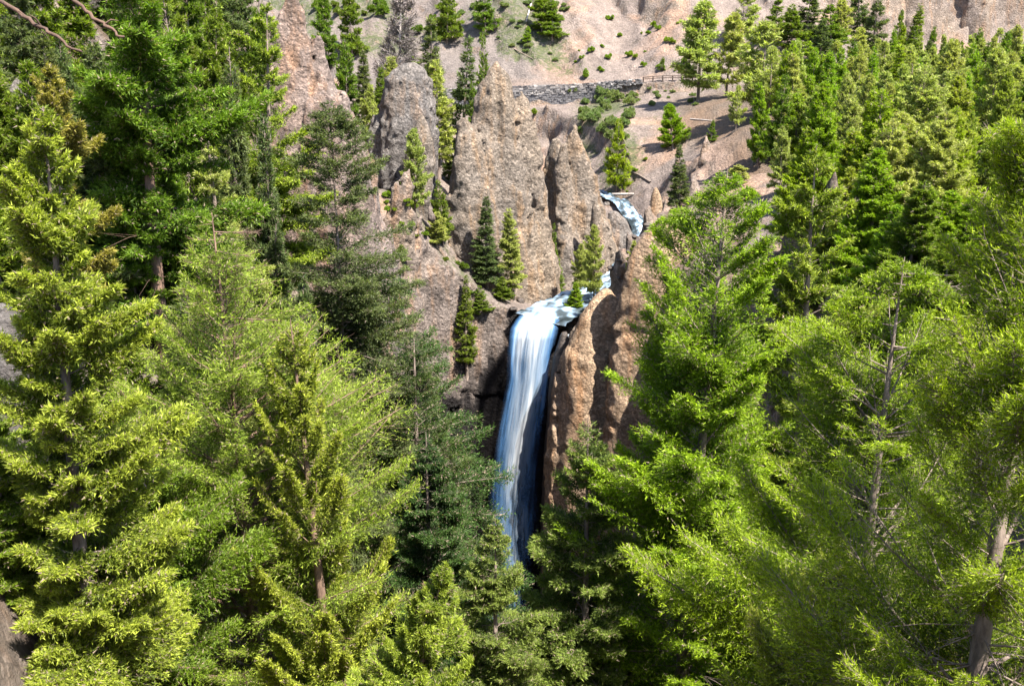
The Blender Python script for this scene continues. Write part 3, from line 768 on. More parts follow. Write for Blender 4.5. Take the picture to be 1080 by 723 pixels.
def place_tree(kind, x, y, h, rr, label, group=None, rz=None, z=None, lod=None, name=None, lean=None):
    """h height, rr crown radius, in metres"""
    global NTREE
    NTREE += 1
    if lod is None: lod = 0 if y < 115 else (1 if y < 185 else 2)
    slim = h > 6.8*rr
    key = template(kind, lod, NTREE % 3, slim)
    zz = gz(x, y) if z is None else z
    rz = random.Random(NTREE).uniform(0, 6.28) if rz is None else rz
    nm = name or KIND_NAME.get(kind, 'fir_tree')
    s = (rr, rr, h/10) if slim else (rr/2.2, rr/2.2, h/10)
    if TPL_USED[key] is None:
        o = build_tree(TPL[key], (x, y, zz), nm, rz); o.scale = s; TPL_USED[key] = o
    else:
        o = copy_tree(TPL_USED[key], (x, y, zz), rz, s); o.name = nm
    if not lean: lean = (random.Random(NTREE+500).gauss(0, .03), random.Random(NTREE+900).gauss(0, .03))
    if lean: o.rotation_euler = (lean[0], lean[1], rz)
    tag(o, label, 'dead tree' if kind == 'dead' else 'tree', group); return o
LOG = []
def tree_top(kind, px, py, Y, wpx, label, group=None, maxh=None, **k):
    """a tree whose tip is seen at (px,py) at distance Y and whose crown half width is wpx pixels"""
    x, y, z = P(px, py, Y); g = gz(x, y); h = z-g
    mh = 12 if wpx >= 12 and Y > 200 else 2.5
    while h < mh and Y > 40:
        Y -= 2; x, y, z = P(px, py, Y); g = gz(x, y); h = z-g
    LOG.append((label[:30], round(Y), round(h, 1)))
    if h < 2: h = 2
    return place_tree(kind, x, y, h, wpx/1050*math.hypot(Y, z), label, group, z=g-.2, **k)
def tree_base(kind, px, py, h, wpx, label, group=None, **k):
    """a tree whose foot is seen on the ground at (px,py)"""
    p = hit_px(px, py)
    if p is None: LOG.append(('nohit', px, py)); return
    LOG.append(('B '+label[:28], round(p.y), h))
    return place_tree(kind, p.x, p.y, h, wpx/1050*p.y, label, group, z=p.z-.2, **k)
def near_tree(px, py, Y, r, label, name='fir_tree', group=None, rz=0, maxh=60, **k):
    x, y, z = P(px, py, Y); g = gz(x, y); h = z-g; LOG.append(('N '+label[:28], round(Y), round(z-g, 1)))
    zb = P(px, 760, Y)[2]; vis = min(z-zb, maxh, h)+2
    k['cb'] = max(k.get('cb', .1), 1-vis/h)
    D = conifer(h=h, r=r, **k)
    o = build_tree(D, (x, y, z-h), name, rz); tag(o, label, 'tree', group); return o
exec_trees = True
#TREES
def proj(x, y, z):
    f = y*CP-z*SP; u = x/f; v = (y*SP+z*CP)/f
    return 540+1050*u, 361.5-1050*v
# ---- near trees, each with a crown of its own
near_tree(226, 226, 36, 7.4, 'big bright yellow-green left foreground fir, pointed tip below the tall dark trees',
          seed=11, cone=1.2, cb=.12, nb=210, e_top=42, e_bot=8, curl=.22, leaf=0.141, nleaf=979200, irr=.5, clump=.6, power=.5, kind='fir', bark='bark_red', dead=24, aspect=.21, twig_len=.4)
near_tree(328, 335, 34, 3.2, 'bright fir with loose upswept boughs just right of the big left foreground fir',
          seed=12, cone=2.0, cb=.1, nb=90, e_top=60, e_bot=20, curl=.4, leaf=0.132, nleaf=489600, irr=.4, clump=.7, power=.6, kind='fir', bark='bark_red', dead=20, lean=.0, gaps=.15)
near_tree(372, 598, 27, 2.3, 'sunlit yellow-green fir top low in left foreground, bough reaching towards the waterfall',
          seed=13, cone=2.0, lean=.2, cb=.1, nb=80, e_top=60, e_bot=15, curl=.4, leaf=0.116, nleaf=367200, irr=.6, clump=.8, power=.55, kind='fir', bark='bark_red', dead=10, gaps=.15)
near_tree(18, 112, 26, 2.5, 'bright fir at the left edge with layered boughs reaching right',
          seed=14, cone=1.3, cb=.1, nb=170, e_top=40, e_bot=0, curl=.16, leaf=0.124, nleaf=734400, irr=.5, clump=.5, power=.55, kind='fir', bark='bark', dead=40)
near_tree(110, 430, 31, 3.4, 'half shaded green fir between the left edge fir and big foreground fir',
          seed=15, cb=.1, nb=90, e_top=45, e_bot=0, curl=.2, leaf=0.132, nleaf=408000, irr=.5, clump=1.0, power=.6, kind='green', bark='bark_red', dead=40)
near_tree(57, 68, 44, 2.6, 'small golden-tipped fir above the left edge boughs',
          seed=16, cb=.5, nb=60, e_top=45, e_bot=0, curl=.2, leaf=0.166, nleaf=130560, irr=.6, clump=1., power=.6, kind='gold', gaps=.3)
near_tree(128, -70, 62, 5.6, 'tall dark green fir at upper left with a long bare grey-pink trunk showing',
          seed=17, cb=.1, nb=120, e_top=35, e_bot=-15, curl=.1, leaf=0.249, nleaf=448800, irr=.55, clump=1.0, power=.5, kind='green', bark='bark_red', dead=30, trunk_r=.5, maxh=34, gaps=.15)
near_tree(747, 180, 47, 5.8, 'big bright green fir standing right of the waterfall, broadest tree in the picture',
          seed=21, cone=.95, cb=.08, nb=230, e_top=36, e_bot=5, curl=.2, leaf=0.166, nleaf=1060800, irr=.4, clump=.95, power=.36, kind='lime', bark='bark', dead=60, twig_len=.4)
near_tree(880, 150, 52, 4.8, 'tall open-crowned fir with a dark trunk right of the broadest tree',
          seed=22, cone=1.6, cb=.3, nb=95, e_top=45, e_bot=0, curl=.15, leaf=0.199, nleaf=254592, irr=.55, clump=1.0, power=.55, kind='fir', bark='bark', dead=60, gaps=.2, trunk_r=.42)
near_tree(1135, 85, 15, 3.0, 'nearest fir at the right edge with coarse bright green needle tufts',
          seed=23, cb=.05, nb=125, e_top=52, e_bot=18, curl=.25, leaf=0.083, nleaf=569160, irr=.4, clump=1.1, power=.5, kind='lime', bark='bark', dead=70, gaps=.2, twig_len=.52, flat=.8, aspect=.21)
near_tree(905, 575, 19, 2.5, 'pale twiggy fir top rising from the bottom edge in the right foreground',
          seed=24, cb=.1, nb=90, e_top=55, e_bot=10, curl=.35, leaf=0.091, nleaf=489600, irr=.5, clump=.7, power=.5, kind='fir', bark='bark', dead=10, aspect=.2)
near_tree(520, 545, 40, 3.2, 'slender olive green spruce in front of the foot of the waterfall', name='spruce_tree',
          seed=31, cone=2.0, bend=.003, cb=.08, nb=120, e_top=35, e_bot=-15, curl=.12, leaf=0.132, nleaf=342720, irr=.4, clump=.6, power=.75, kind='pine', bark='bark')
near_tree(622, 440, 46, 3.6, 'dense dark olive spruce just right of the falling water', name='spruce_tree',
          seed=32, cone=1.8, bend=.004, cb=.08, nb=130, e_top=30, e_bot=-20, curl=.1, leaf=0.166, nleaf=456960, irr=.4, clump=.7, power=.6, kind='pine', bark='bark')
near_tree(452, 456, 52, 4.3, 'dark green fir between the foreground boughs and the left side of the waterfall',
          seed=33, cone=2.0, bend=.004, cb=.08, nb=120, e_top=35, e_bot=-10, curl=.1, leaf=0.166, nleaf=424320, irr=.25, clump=.6, power=.55, kind='dark', bark='bark')
near_tree(345, 104, 72, 6.6, 'tall grey-green spruce with drooping boughs in front of the tallest reddish pinnacle', name='spruce_tree',
          seed=34, cb=.1, nb=260, e_top=25, e_bot=-25, curl=.05, bend=.004, trunk_r=.4, leaf=0.215, nleaf=571200, irr=.3, clump=.4, power=.42, kind='spruce', bark='bark', maxh=42)
near_tree(400, 246, 80, 11., 'dark layered fir right behind the tall drooping spruce, its boughs against the cliff',
          seed=35, cone=1.8, cb=.1, nb=220, bend=.004, e_top=20, e_bot=-8, curl=.1, leaf=0.249, nleaf=489600, irr=.3, clump=.8, power=.55, kind='dark', bark='bark', maxh=38)
near_tree(222, 94, 70, 3.6, 'yellow-green spruce in front of the dark upper left forest', name='spruce_tree',
          seed=36, cb=.1, nb=110, e_top=35, e_bot=-15, curl=.1, leaf=0.199, nleaf=293760, irr=.4, clump=.7, power=.8, kind='olive', bark='bark', maxh=26)
near_tree(263, 2, 92, 5.0, 'yellow-green fir leaning against the left flank of the tallest pinnacle',
          seed=37, cb=.2, nb=90, e_top=35, e_bot=-5, curl=.1, leaf=0.282, nleaf=212160, irr=.6, clump=.9, power=.6, kind='fir', bark='bark', maxh=24, lean=-.0)
# ---- middle distance, placed one by one: kind, tip x, tip y, distance, half width in pixels, label
MID = [
 ('green',195,-45,88,34,'dark fir with a black trunk between the upper left forest and the yellow-green spruce'),
 ('green',228,-30,100,34,'dark green fir at the top edge left of the leaning fir'),
 ('spruce',215,45,84,34,'shaded spruce directly behind the yellow-green spruce'),
 ('green',165,-20,96,34,'deep green fir at the top edge right of the bare-trunked fir'),
 ('green',85,-60,84,45,'deep green fir at the top edge left of the bare-trunked fir'),
 ('green',30,-70,78,48,'dark green fir filling the top left corner'),
 ('spruce',45,30,70,32,'shaded spruce behind the golden-tipped fir'),
 ('green',0,60,62,45,'dark green fir cut by the left edge above the bright boughs'),
 ('green',170,130,72,38,'deep green fir below the bare-trunked fir, right of its trunk'),
 ('spruce',262,120,86,30,'dull green spruce between the yellow-green spruce and the reddish pinnacle'),
 ('green',100,170,66,38,'shaded green fir behind the left edge boughs'),
 ('spruce',265,235,76,36,'dark spruce left of the drooping spruce, behind the big foreground fir'),
 ('spruce',300,290,66,38,'shaded spruce under the drooping spruce'),
 ('green',362,40,178,20,'bright green narrow fir in the gap right of the reddish pinnacle'),
 ('spruce',376,52,182,15,'dark fir touching the bright narrow fir in the gap'),
 ('green',347,85,172,12,'small dark fir half hidden behind the reddish pinnacle edge'),
 ('olive',415,57,182,14,'round olive pine left of the broad grey pinnacle tip'),
 ('green',397,68,178,12,'small green fir in the gap left of the olive pine'),
 ('olive',388,88,172,15,'olive fir low in the gap against the broad grey pinnacle'),
 ('green',338,110,150,10,'small fir on the right flank of the reddish pinnacle'),
 ('dead',418,-28,215,30,'large grey leafless tree behind the broad grey pinnacle'),
 ('spruce',455,18,208,17,'dark spruce at the top between the grey leafless tree and the stone wall'),
 ('green',445,60,200,14,'dark green fir behind the tip of the broad grey pinnacle'),
 ('olive',461,62,185,15,'light olive fir rising beside the right edge of the broad grey pinnacle'),
 ('spruce',482,38,190,17,'almost black layered spruce left of the sharp tan pinnacle'),
 ('green',513,30,182,12,'narrow green fir touching the left side of the sharp tan pinnacle'),
 ('green',512,-22,328,12,'dark fir on the green slope above the stone wall'),
 ('green',497,85,176,10,'thin dark fir in front of the left end of the stone wall'),
 ('olive',436,134,149,15,'slender sunlit fir standing before the slim pale pinnacle'),
 ('green',466,188,150,13,'bright green fir at the foot of the shoulder peak, left one'),
 ('olive',459,222,146,12,'low olive fir on the ledge left of the creek cliffs'),
 ('green',424,256,139,8,'tiny green fir on the rim of the left cliff'),
 ('spruce',514,205,151,14,'dark slim spruce at the foot of the largest pinnacle'),
 ('olive',539,217,152,12,'yellow-green slim fir beside the dark one at the foot of the largest pinnacle'),
 ('green',491,290,143,11,'small dark green fir on the left bank above the cliff rim'),
 ('green',508,300,145,12,'small bushy fir on the left bank close to the brink'),
 ('green',529,290,148,10,'little fir beneath the two slim trees at the largest pinnacle'),
 ('green',582,235,172,7,'small vivid green fir growing in the cleft between the two big pinnacles'),
 ('green',589,262,168,8,'dark green bushy fir at the bottom of the cleft above the whitewater'),
 ('olive',628,235,150,13,'pale slender fir on the right bank just above the brink'),
 ('olive',613,255,156,9,'dull fir behind the pale slender fir at the brink'),
 ('lime',607,296,146,10,'small bright green fir on the right bank at the lip of the falls'),
 ('olive',669,252,133,9,'thin olive fir perched on the edge of the tan buttress'),
 ('spruce',719,150,131,12,'grey-green spruce tip directly above the broadest tree'),
 ('olive',779,172,140,13,'ragged thin pine on the pale slope right of the grey-green spruce tip'),
 ('olive',742,0,262,24,'tall grey-green pine at the top behind the rail fence'),
 ('olive',771,12,262,17,'thinner grey-green pine right of the tall one behind the rail fence'),
 ('olive',808,20,225,27,'large grey-green pine with whitish layered boughs right of the rail fence'),
 ('green',827,58,215,14,'green fir tucked against the right of the large layered pine'),
 ('lime',842,40,262,9,'pointed bright fir left of the bright clump below the dark grove'),
 ('lime',856,43,262,13,'tallest fir of the bright clump below the dark grove'),
 ('lime',869,56,258,13,'right-hand fir of the bright clump below the dark grove'),
 ('green',875,52,268,8,'short dark fir right of the bright clump'),
 ('lime',881,80,232,10,'small bright fir in front of the log barrier'),
 ('olive',892,95,215,18,'pale rounded pine in front of the log barrier'),
 ('olive',848,95,205,15,'mottled green fir under the bright clump'),
 ('olive',865,112,195,15,'pale fir low in the middle of the right-hand forest'),
 ('green',836,118,185,22,'round dark green pine on the slope edge left of the forest'),
 ('olive',905,100,210,15,'pale fir just below the road at the forest edge'),
 ('green',820,-5,330,12,'dark fir at the left end of the grove above the road'),
 ('green',838,4,318,14,'second fir of the dark grove above the road'),
 ('spruce',855,-12,325,16,'darkest tall spruce of the grove above the road'),
 ('green',880,4,312,15,'green fir in the middle of the grove above the road'),
 ('olive',890,-2,318,12,'yellowish fir in the middle of the grove above the road'),
 ('spruce',908,-18,318,14,'tall dark spruce right of centre in the grove above the road'),
 ('spruce',925,-10,310,13,'dark spruce at the right end of the grove above the road'),
 ('olive',905,28,288,12,'pale sunlit fir standing at the foot of the dark grove by the log barrier'),
 ('spruce',868,20,305,13,'dark lower fir of the grove above the road'),
 ('green',950,10,300,8,'slim dark fir against the grey cliff at upper right, left one'),
 ('green',967,3,300,9,'slim dark fir against the grey cliff at upper right, taller one'),
 ('spruce',981,42,275,8,'grey thin spruce below the cliff at upper right'),
 ('olive',785,-10,300,14,'shaded pine at the top edge left of the scree cone'),
 ('green',340,-16,322,14,'dark pine on the green slope right of the reddish tip'),
 ('green',368,-18,326,14,'dark green pine above the grey scree'),
 ('green',470,-26,328,13,'dark pine at the top edge above the near-black spruce'),
 ('green',572,-12,330,14,'broad pine at the top on the green slope above the stone wall'),
 ('green',583,-2,325,13,'bushy pine on the green slope at the edge of the pale scree'),
]
for kind, px, py, Y, wpx, lab in MID:
    grp = 'forest trees around the canyon'
    tree_top(kind, px, py, Y, wpx, lab, grp)
# pine with its foot by the creek, leaning juniper, small ones on the pale slopes: foot x, foot y, height, half width
BASE = [('lime',650,203,16.5,13,'green pine with a bare lower trunk by the log at the upper creek'),
 ('lime',618,82,3,4,'small round bright shrub-like fir above the stone wall'),
 ('lime',508,42,2,3,'tiny bright fir left on the green slope above the wall'),
 ('lime',556,45,5,5,'small bright cone-shaped fir on the green slope above the wall'),
 ('green',698,75,4,4,'small dark fir just above the rail fence'),
 ('green',750,150,5,5,'small lone fir on the pale slope left of the thin pine'),
 ('olive',776,138,9,7,'crooked little pine with a bare stem on the pale ridge'),
 ('lime',563,120,1.8,4,'tiny shrub-like fir below the stone wall')]
for kind, px, py, h, wpx, lab in BASE: tree_base(kind, px, py, h, wpx, lab, 'forest trees around the canyon')
p = hit_px(710, 158)
if p: place_tree('lime', p.x, p.y, 11, 3.6, 'leaning bright juniper on the pale slope', 'forest trees around the canyon', z=p.z, lean=(0, -.45), lod=1)

# ---- forest filled in row by row
ORD = 'first second third fourth fifth sixth seventh eighth ninth tenth eleventh twelfth thirteenth fourteenth fifteenth sixteenth seventeenth eighteenth nineteenth twentieth'.split()
def row(Y, x0, x1, step, hr, kinds, where, grp, jitter=.35, wr=.16, seed=0):
    rng = random.Random(seed); X = []; px = x0
    while px < x1:
        X.append(px+rng.uniform(-1, 1)*step*jitter); px += step*rng.uniform(.75, 1.25)
    words_ = {'green': 'green fir', 'olive': 'pale olive fir', 'spruce': 'dark spruce', 'lime': 'bright green fir', 'fir': 'yellow-green fir', 'gold': 'golden fir', 'dark': 'deep green spruce', 'dead': 'grey bare tree'}
    for i, px in enumerate(X):
        YY = Y+rng.uniform(-1, 1)*Y*.035
        x = (px-540)/1050*YY*1.0; g = gz(x, YY); x = (px-540)/1050*(YY*CP-(g+5)*SP); g = gz(x, YY)
        h = rng.uniform(*hr); k = rng.choice(kinds)
        place_tree(k, x, YY, h, h*wr*rng.uniform(.8, 1.25), f'{words_[k]} in {where}, {ORD[min(i,19)]} from the left', grp, z=g-.2)
FG = 'forest trees around the canyon'
row(268, 925, 1090, 11, (10, 13.5), ['lime', 'olive', 'olive', 'green'], 'farthest forest row under right cliff', FG, seed=1, wr=.14)
row(248, 905, 1095, 13, (11, 14), ['lime', 'olive', 'olive'], 'second farthest row at right', FG, seed=2, wr=.14)
row(226, 800, 1095, 15, (12, 17), ['lime', 'olive', 'olive', 'green'], 'middle forest row at right', FG, seed=3, wr=.15)
row(203, 815, 1095, 17, (12, 17), ['olive', 'olive', 'lime'], 'row before the middle one at right', FG, seed=4, wr=.16)
row(178, 800, 1095, 20, (11, 16), ['olive', 'lime', 'olive'], 'third nearest row at right', FG, seed=5, wr=.17)
row(152, 815, 1095, 23, (11, 15), ['olive', 'green', 'lime'], 'second nearest row at right', FG, seed=6, wr=.18)
row(126, 830, 1095, 29, (9, 13), ['olive', 'fir', 'lime'], 'nearest forest row at right', FG, seed=7, wr=.19)
row(100, 860, 1090, 38, (7, 10), ['fir', 'green', 'lime'], 'row above the pink right rocks', FG, seed=8, wr=.22)
# forest on the left hillside
row(128, -20, 270, 26, (16, 24), ['green', 'spruce', 'green'], 'farthest forest row at upper left', FG, seed=11, wr=.17)
row(108, -20, 260, 30, (15, 22), ['green', 'spruce', 'green'], 'second farthest row at left', FG, seed=12, wr=.17)
row(92, -20, 250, 36, (14, 20), ['green', 'green', 'spruce'], 'third row on left hillside', FG, seed=13, wr=.18)
row(76, -20, 330, 44, (13, 19), ['green', 'spruce', 'green'], 'row behind the left foreground firs', FG, seed=14, wr=.2)
row(62, 0, 420, 52, (12, 17), ['green', 'spruce'], 'row under the left foreground firs', FG, seed=15, wr=.22)
row(50, 20, 480, 64, (9, 13), ['green', 'spruce'], 'dark thicket at bottom left', FG, seed=16, wr=.24)
row(63, 560, 790, 50, (14, 18), ['green', 'olive'], 'thicket behind the broadest tree', FG, seed=17, wr=.2)
row(50, 600, 830, 60, (10, 15), ['green', 'olive', 'lime'], 'thicket below the broadest tree', FG, seed=18, wr=.24)
row(118, 0, 270, 70, (9, 13), ['dead'], 'upper left forest', 'dead trees', seed=21, wr=.1)
row(83, 0, 260, 95, (9, 12), ['dead'], 'left hillside forest', 'dead trees', seed=22, wr=.1)
row(36, -30, 170, 48, (6, 9), ['green', 'spruce'], 'bottom left corner thicket', FG, seed=23, wr=.3)
row(27, -40, 120, 60, (3.5, 5), ['green', 'green'], 'front row at bottom left', FG, seed=24, wr=.34)
near_tree(432, 345, 72, 6.5, 'dark spruce with its tip against the left cliff, lower half merging into shade', name='spruce_tree',
          seed=41, cone=2.2, cb=.08, nb=180, e_top=25, e_bot=-15, curl=.06, leaf=.2, nleaf=300000, irr=.3, clump=.7, power=.6, kind='dark', bark='bark', bend=.004)
row(140, 870, 1095, 26, (10, 14), ['olive', 'lime', 'olive'], 'row between the two nearest right rows', FG, seed=31, wr=.18)
row(113, 880, 1095, 32, (8, 12), ['olive', 'fir', 'green'], 'row behind the pink crag at right', FG, seed=32, wr=.2)
row(90, 840, 1060, 40, (7, 10), ['olive', 'fir', 'lime'], 'row left of and behind the crag', FG, seed=33, wr=.24)
row(72, 850, 930, 30, (6, 9), ['fir', 'olive'], 'row below the crag at right', FG, seed=34, wr=.26)
row(190, 830, 1095, 21, (11, 15), ['olive', 'lime', 'olive'], 'fourth nearest row at right', FG, seed=35, wr=.18)
row(163, 840, 1095, 24, (10, 14), ['olive', 'lime', 'green'], 'row among the bench trees at right', FG, seed=36, wr=.19)
row(79, 846, 1000, 24, (9, 12.5), ['olive', 'fir', 'lime'], 'row hiding the slope under the crag', FG, seed=41, wr=.25)
row(66, 835, 1010, 30, (8, 11), ['fir', 'lime', 'olive'], 'lower row under the crag', FG, seed=42, wr=.27)
row(60, 1110, 1500, 44, (9, 13), ['fir', 'green', 'lime'], 'right rim row outside the crag', FG, seed=43, wr=.25)
row(85, 1110, 1400, 36, (9, 13), ['olive', 'green', 'lime'], 'right rim second row', FG, seed=44, wr=.22)
row(44, 1150, 1600, 60, (8, 11), ['fir', 'green'], 'right rim nearest row', FG, seed=45, wr=.28)
near_tree(962, 275, 25, 4.4, 'bright open-boughed fir between the dark-trunked fir and the nearest right edge fir',
          seed=52, cb=.05, cone=.8, nb=150, e_top=32, e_bot=5, curl=.22, leaf=.115, nleaf=620000, irr=.5, clump=.8, power=.42, kind='lime', bark='bark', dead=30, twig_len=.42, aspect=.22, gaps=.12)
row(57, 900, 1120, 30, (6, 9), ['fir', 'lime', 'green'], 'row on the steep right slope', FG, seed=46, wr=.28)
row(48, 930, 1150, 34, (5, 8), ['fir', 'green'], 'lowest row on the steep right slope', FG, seed=47, wr=.3)
row(95, 880, 1100, 30, (8, 11), ['olive', 'lime', 'green'], 'row just above the crag', FG, seed=48, wr=.22)
row(150, -20, 292, 22, (14, 20), ['green', 'dark', 'spruce'], 'back row against the upper left slope', FG, seed=51, wr=.18)
row(138, -20, 285, 24, (14, 20), ['green', 'dark', 'green'], 'upper left row before the back row', FG, seed=52, wr=.18)
#ENDTREES

# ------------------------------------------------------------------ shrubs
def shrub_data(seed, n=5000, leaf=.16, kind='shrub'):
    rng = np.random.default_rng(seed); k = 9
    c = rng.normal(size=(k, 3))*[.42, .42, .22]; c[:, 2] = np.abs(c[:, 2])+.28; rr = rng.uniform(.25, .48, k)
    i = rng.integers(0, k, n); d = rng.normal(size=(n, 3)); d /= np.linalg.norm(d, axis=1)[:, None]; d[:, 2] = np.abs(d[:, 2])*1.0-.2
    pos = c[i]+d*(rr[i]*rng.uniform(.6, 1.1, n))[:, None]; pos[:, 2] = np.maximum(pos[:, 2], .02)
    LV = leaf_quads(pos, d+rng.normal(size=(n, 3))*.5, leaf*rng.uniform(.6, 1.3, n), leaf*.6*rng.uniform(.7, 1.2, n), rng)
    V, F = [], []
    P0 = np.zeros((k, 3)); P0[:, 2] = -.3; branch_tubes(V, F, P0, c*.5, c, np.full(k, .03))
    tint = np.repeat(rng.random(n), 3); rnd = np.repeat(rng.random(n), 3)
    return dict(tv=np.concatenate(V), tf=np.concatenate(F), cv=LV, cf=np.arange(n*3).reshape(-1, 3), tint=tint, rnd=rnd, kind=kind, bark='bark')
SH = {}
def shrubs(pts, kind, what, grp, seed=0):
    """pts: (foot x, foot y, half width px, height/width)"""
    rng = random.Random(seed); pts = sorted(pts)
    for i, (px, py, wpx, hr) in enumerate(pts):
        p = hit_px(px, py)
        if p is None: continue
        key = (kind, i % 3); d = math.hypot(p.y, p.z); s = wpx/1050*d
        loc = (p.x, p.y, p.z-.1)
        if key not in SH:
            o = build_tree(shrub_data(100+i % 3+len(SH), kind=kind), loc, 'shrub', rng.uniform(0, 6), ('stems', 'foliage')); SH[key] = o
        else: o = copy_tree(SH[key], loc, rng.uniform(0, 6), (1, 1, 1)); o.name = 'shrub'
        o.scale = (s*.85, s*.85, s*hr*1.45)
        tag(o, f'{what}, {ORD[i]} from the left' if i < 20 else f'{what}, {ORD[len(pts)-1-i]} from the right', 'shrub', grp)
def scat(n, x0, x1, y0, y1, w0, w1, seed, hr=1.0, cut=None):
    rng = random.Random(seed); out = []
    while len(out) < n:
        x, y = rng.uniform(x0, x1), rng.uniform(y0, y1)
        if cut and not cut(x, y): continue
        out.append((x, y, rng.uniform(w0, w1), hr))
    return out
SG = 'shrubs on the canyon slopes'
shrubs(scat(34, 600, 680, 98, 150, 4.5, 9, 1, .9, lambda x, y: x > 598+(y-98)*.25 and x < 676-(y-98)*.35), 'shrub', 'pale green shrub in the thicket below the stone wall', SG, 1)
shrubs(scat(20, 660, 735, 92, 112, 2, 4, 2, .8), 'shrub', 'small sage shrub under the rail fence', SG, 2)
shrubs(scat(26, 605, 730, 20, 76, 1.5, 5, 3, .9), 'lime', 'small green shrub on the pink slope above the road', SG, 3)
shrubs(scat(30, 330, 480, 5, 42, 4, 9, 4, .8, lambda x, y: y < 12+(x-330)*.25), 'green', 'dark shrub on the green upper left slope', SG, 4)
shrubs(scat(34, 480, 605, 5, 66, 2.5, 6, 5, .7, lambda x, y: y < 38+(x-480)*.28 and x < 606-y*.3), 'shrub', 'low green shrub on the slope above the stone wall', SG, 5)
shrubs(scat(22, 370, 470, 185, 262, 3.5, 7, 6, .8, lambda x, y: abs(y-(185+(x-370)*.72)) < 16), 'lime', 'leafy shrub on the ledge beneath the grey pinnacles', SG, 6)
shrubs(scat(10, 640, 690, 160, 212, 2, 4, 7, .8), 'lime', 'small shrub on the creek bank slope', SG, 7)
shrubs([(602,162,4,.6)], 'lime', 'round lime shrub growing on the fluted pinnacle', SG, 8)
shrubs([(583,218,5,.9),(596,330,4,1)], 'olive', 'small olive bush beside the creek gorge wall', SG, 9)
shrubs([(488,284,7,.8),(470,275,5,.8),(497,310,5,.7)], 'green', 'dark bush on the left cliff rim', SG, 10)
# ------------------------------------------------------------------ stone retaining wall, rail fence, log barrier
def box(V, F, c, s, ax, rng=None, j=0):
    """append a box, c centre, s half sizes, ax unit x axis in plan"""
    a = np.array([ax[0], ax[1], 0]); b = np.array([-ax[1], ax[0], 0]); u = np.array([0, 0, 1.])
    P_ = [np.array(c)+a*s[0]*i+b*s[1]*k+u*s[2]*l for l in (-1, 1) for i, k in ((-1, -1), (1, -1), (1, 1), (-1, 1))]
    P_ = np.array(P_)
    if j: P_ += rng.normal(0, j, P_.shape)
    n = sum(len(v) for v in V); V.append(P_)
    F.append(np.array([[0, 3, 2, 1], [4, 5, 6, 7], [0, 1, 5, 4], [1, 2, 6, 5], [2, 3, 7, 6], [3, 0, 4, 7]])+n)
def stone_mat(name, c0, c1):
    m, t, b = newmat(name); q = NT(t); r = q.attr('rnd'); co = q.n('ShaderNodeNewGeometry').outputs['Position']
    col = q.mix(.6, q.ramp(r, [(0., c0), (1., c1)]), q.ramp(q.noise(co, 2.5, 6, .7), [(.3, .5), (.7, 1.4)]), 'MULTIPLY')
    q.l(col, b.inputs['Base Color']); b.inputs['Roughness'].default_value = .9; return m
M['stone'] = stone_mat('wall_stone', (.06, .058, .062), (.24, .22, .21))
M['stone_dark'] = stone_mat('wall_grey_stone', (.09, .088, .095), (.15, .14, .14))
def road_at(x):
    return float(np.interp(x, [p[0] for p in road], [p[1] for p in road])), float(np.interp(x, [p[0] for p in road], [p[2] for p in road]))
rngw = np.random.default_rng(5)
def courses(x0, x1, zlo, zhi, ch, ln, depth, jit):
    V, F, rn = [], [], []; z = zlo
    while z < zhi:
        x = x0+rngw.uniform(0, ln); hh = ch*rngw.uniform(.8, 1.2)
        while x < x1:
            l = ln*rngw.uniform(.6, 1.5); ry, rz_ = road_at(x); r2, _ = road_at(x+.5); ax = np.array([.5, r2-ry]); ax /= np.linalg.norm(ax)
            box(V, F, (x+l/2, ry-4.05+rngw.normal(0, .06), rz_+z+hh/2), (l/2-.04, depth, hh/2-.03), ax, rngw, jit); rn += [rngw.random()]*8; x += l
        z += hh
    return np.concatenate(V), np.concatenate(F), rn
xa, xb = P(462, 95, 299)[0], P(640, 95, 292)[0]
sw = empty('stone_wall', (xa, 296, -14)); tag(sw, 'long grey stone retaining wall with pale top courses holding up the road', 'wall')
for nm, a_, mt in (('lower_face', (xa, xb, -4.4, -1.6, .42, .8, .45, .03), 'stone_dark'), ('parapet', (xa, xb+3, -1.6, .9, .55, 1.0, .5, .07), 'stone')):
    V, F, rn = courses(*a_); mesh_obj(nm, V-np.array([xa, 296, -14]), F, M[mt], sw, smooth=False, attrs=dict(rnd=rn))
rb_ = []
V, F, rn = courses(P(641, 90, 290)[0], P(676, 90, 289)[0], -.5, .7, .5, .9, .5, .12)
o = mesh_obj('stone_kerb', V, F, M['stone'], smooth=False, attrs=dict(rnd=rn)); tag(o, 'low line of dark rocks between the stone wall and the rail fence', 'wall')
def wood_fence(x0, x1, step, h, rails, r, label, name, mat, dy=-3.1):
    f_ = empty(name, (x0, road_at(x0)[0]+dy, road_at(x0)[1])); org = np.array(f_.location); tag(f_, label, 'fence')
    xs = np.arange(x0, x1, step)
    for x in xs:
        ry, rz_ = road_at(x); V, F = [], []
        tube(V, F, [(x, ry+dy, rz_-.3), (x, ry+dy, rz_+h*.5), (x, ry+dy, rz_+h), (x, ry+dy, rz_+h+.02)], [r, r, r*.95, .01], 7)
        mesh_obj('post', np.concatenate(V)-org, np.concatenate(F), M[mat], f_)
    for k in rails:
        V, F = [], []; P_ = [(x, road_at(x)[0]+dy-.18, road_at(x)[1]+h*k) for x in xs]
        tube(V, F, P_, [r*.75]*len(P_), 6); mesh_obj('rail', np.concatenate(V)-org, np.concatenate(F), M[mat], f_)
M['dark_wood'] = bark_material('weathered_dark_wood', (.05, .035, .028), (.13, .09, .07))
M['yellow_wood'] = bark_material('yellowed_wood', (.3, .2, .09), (.5, .36, .18))
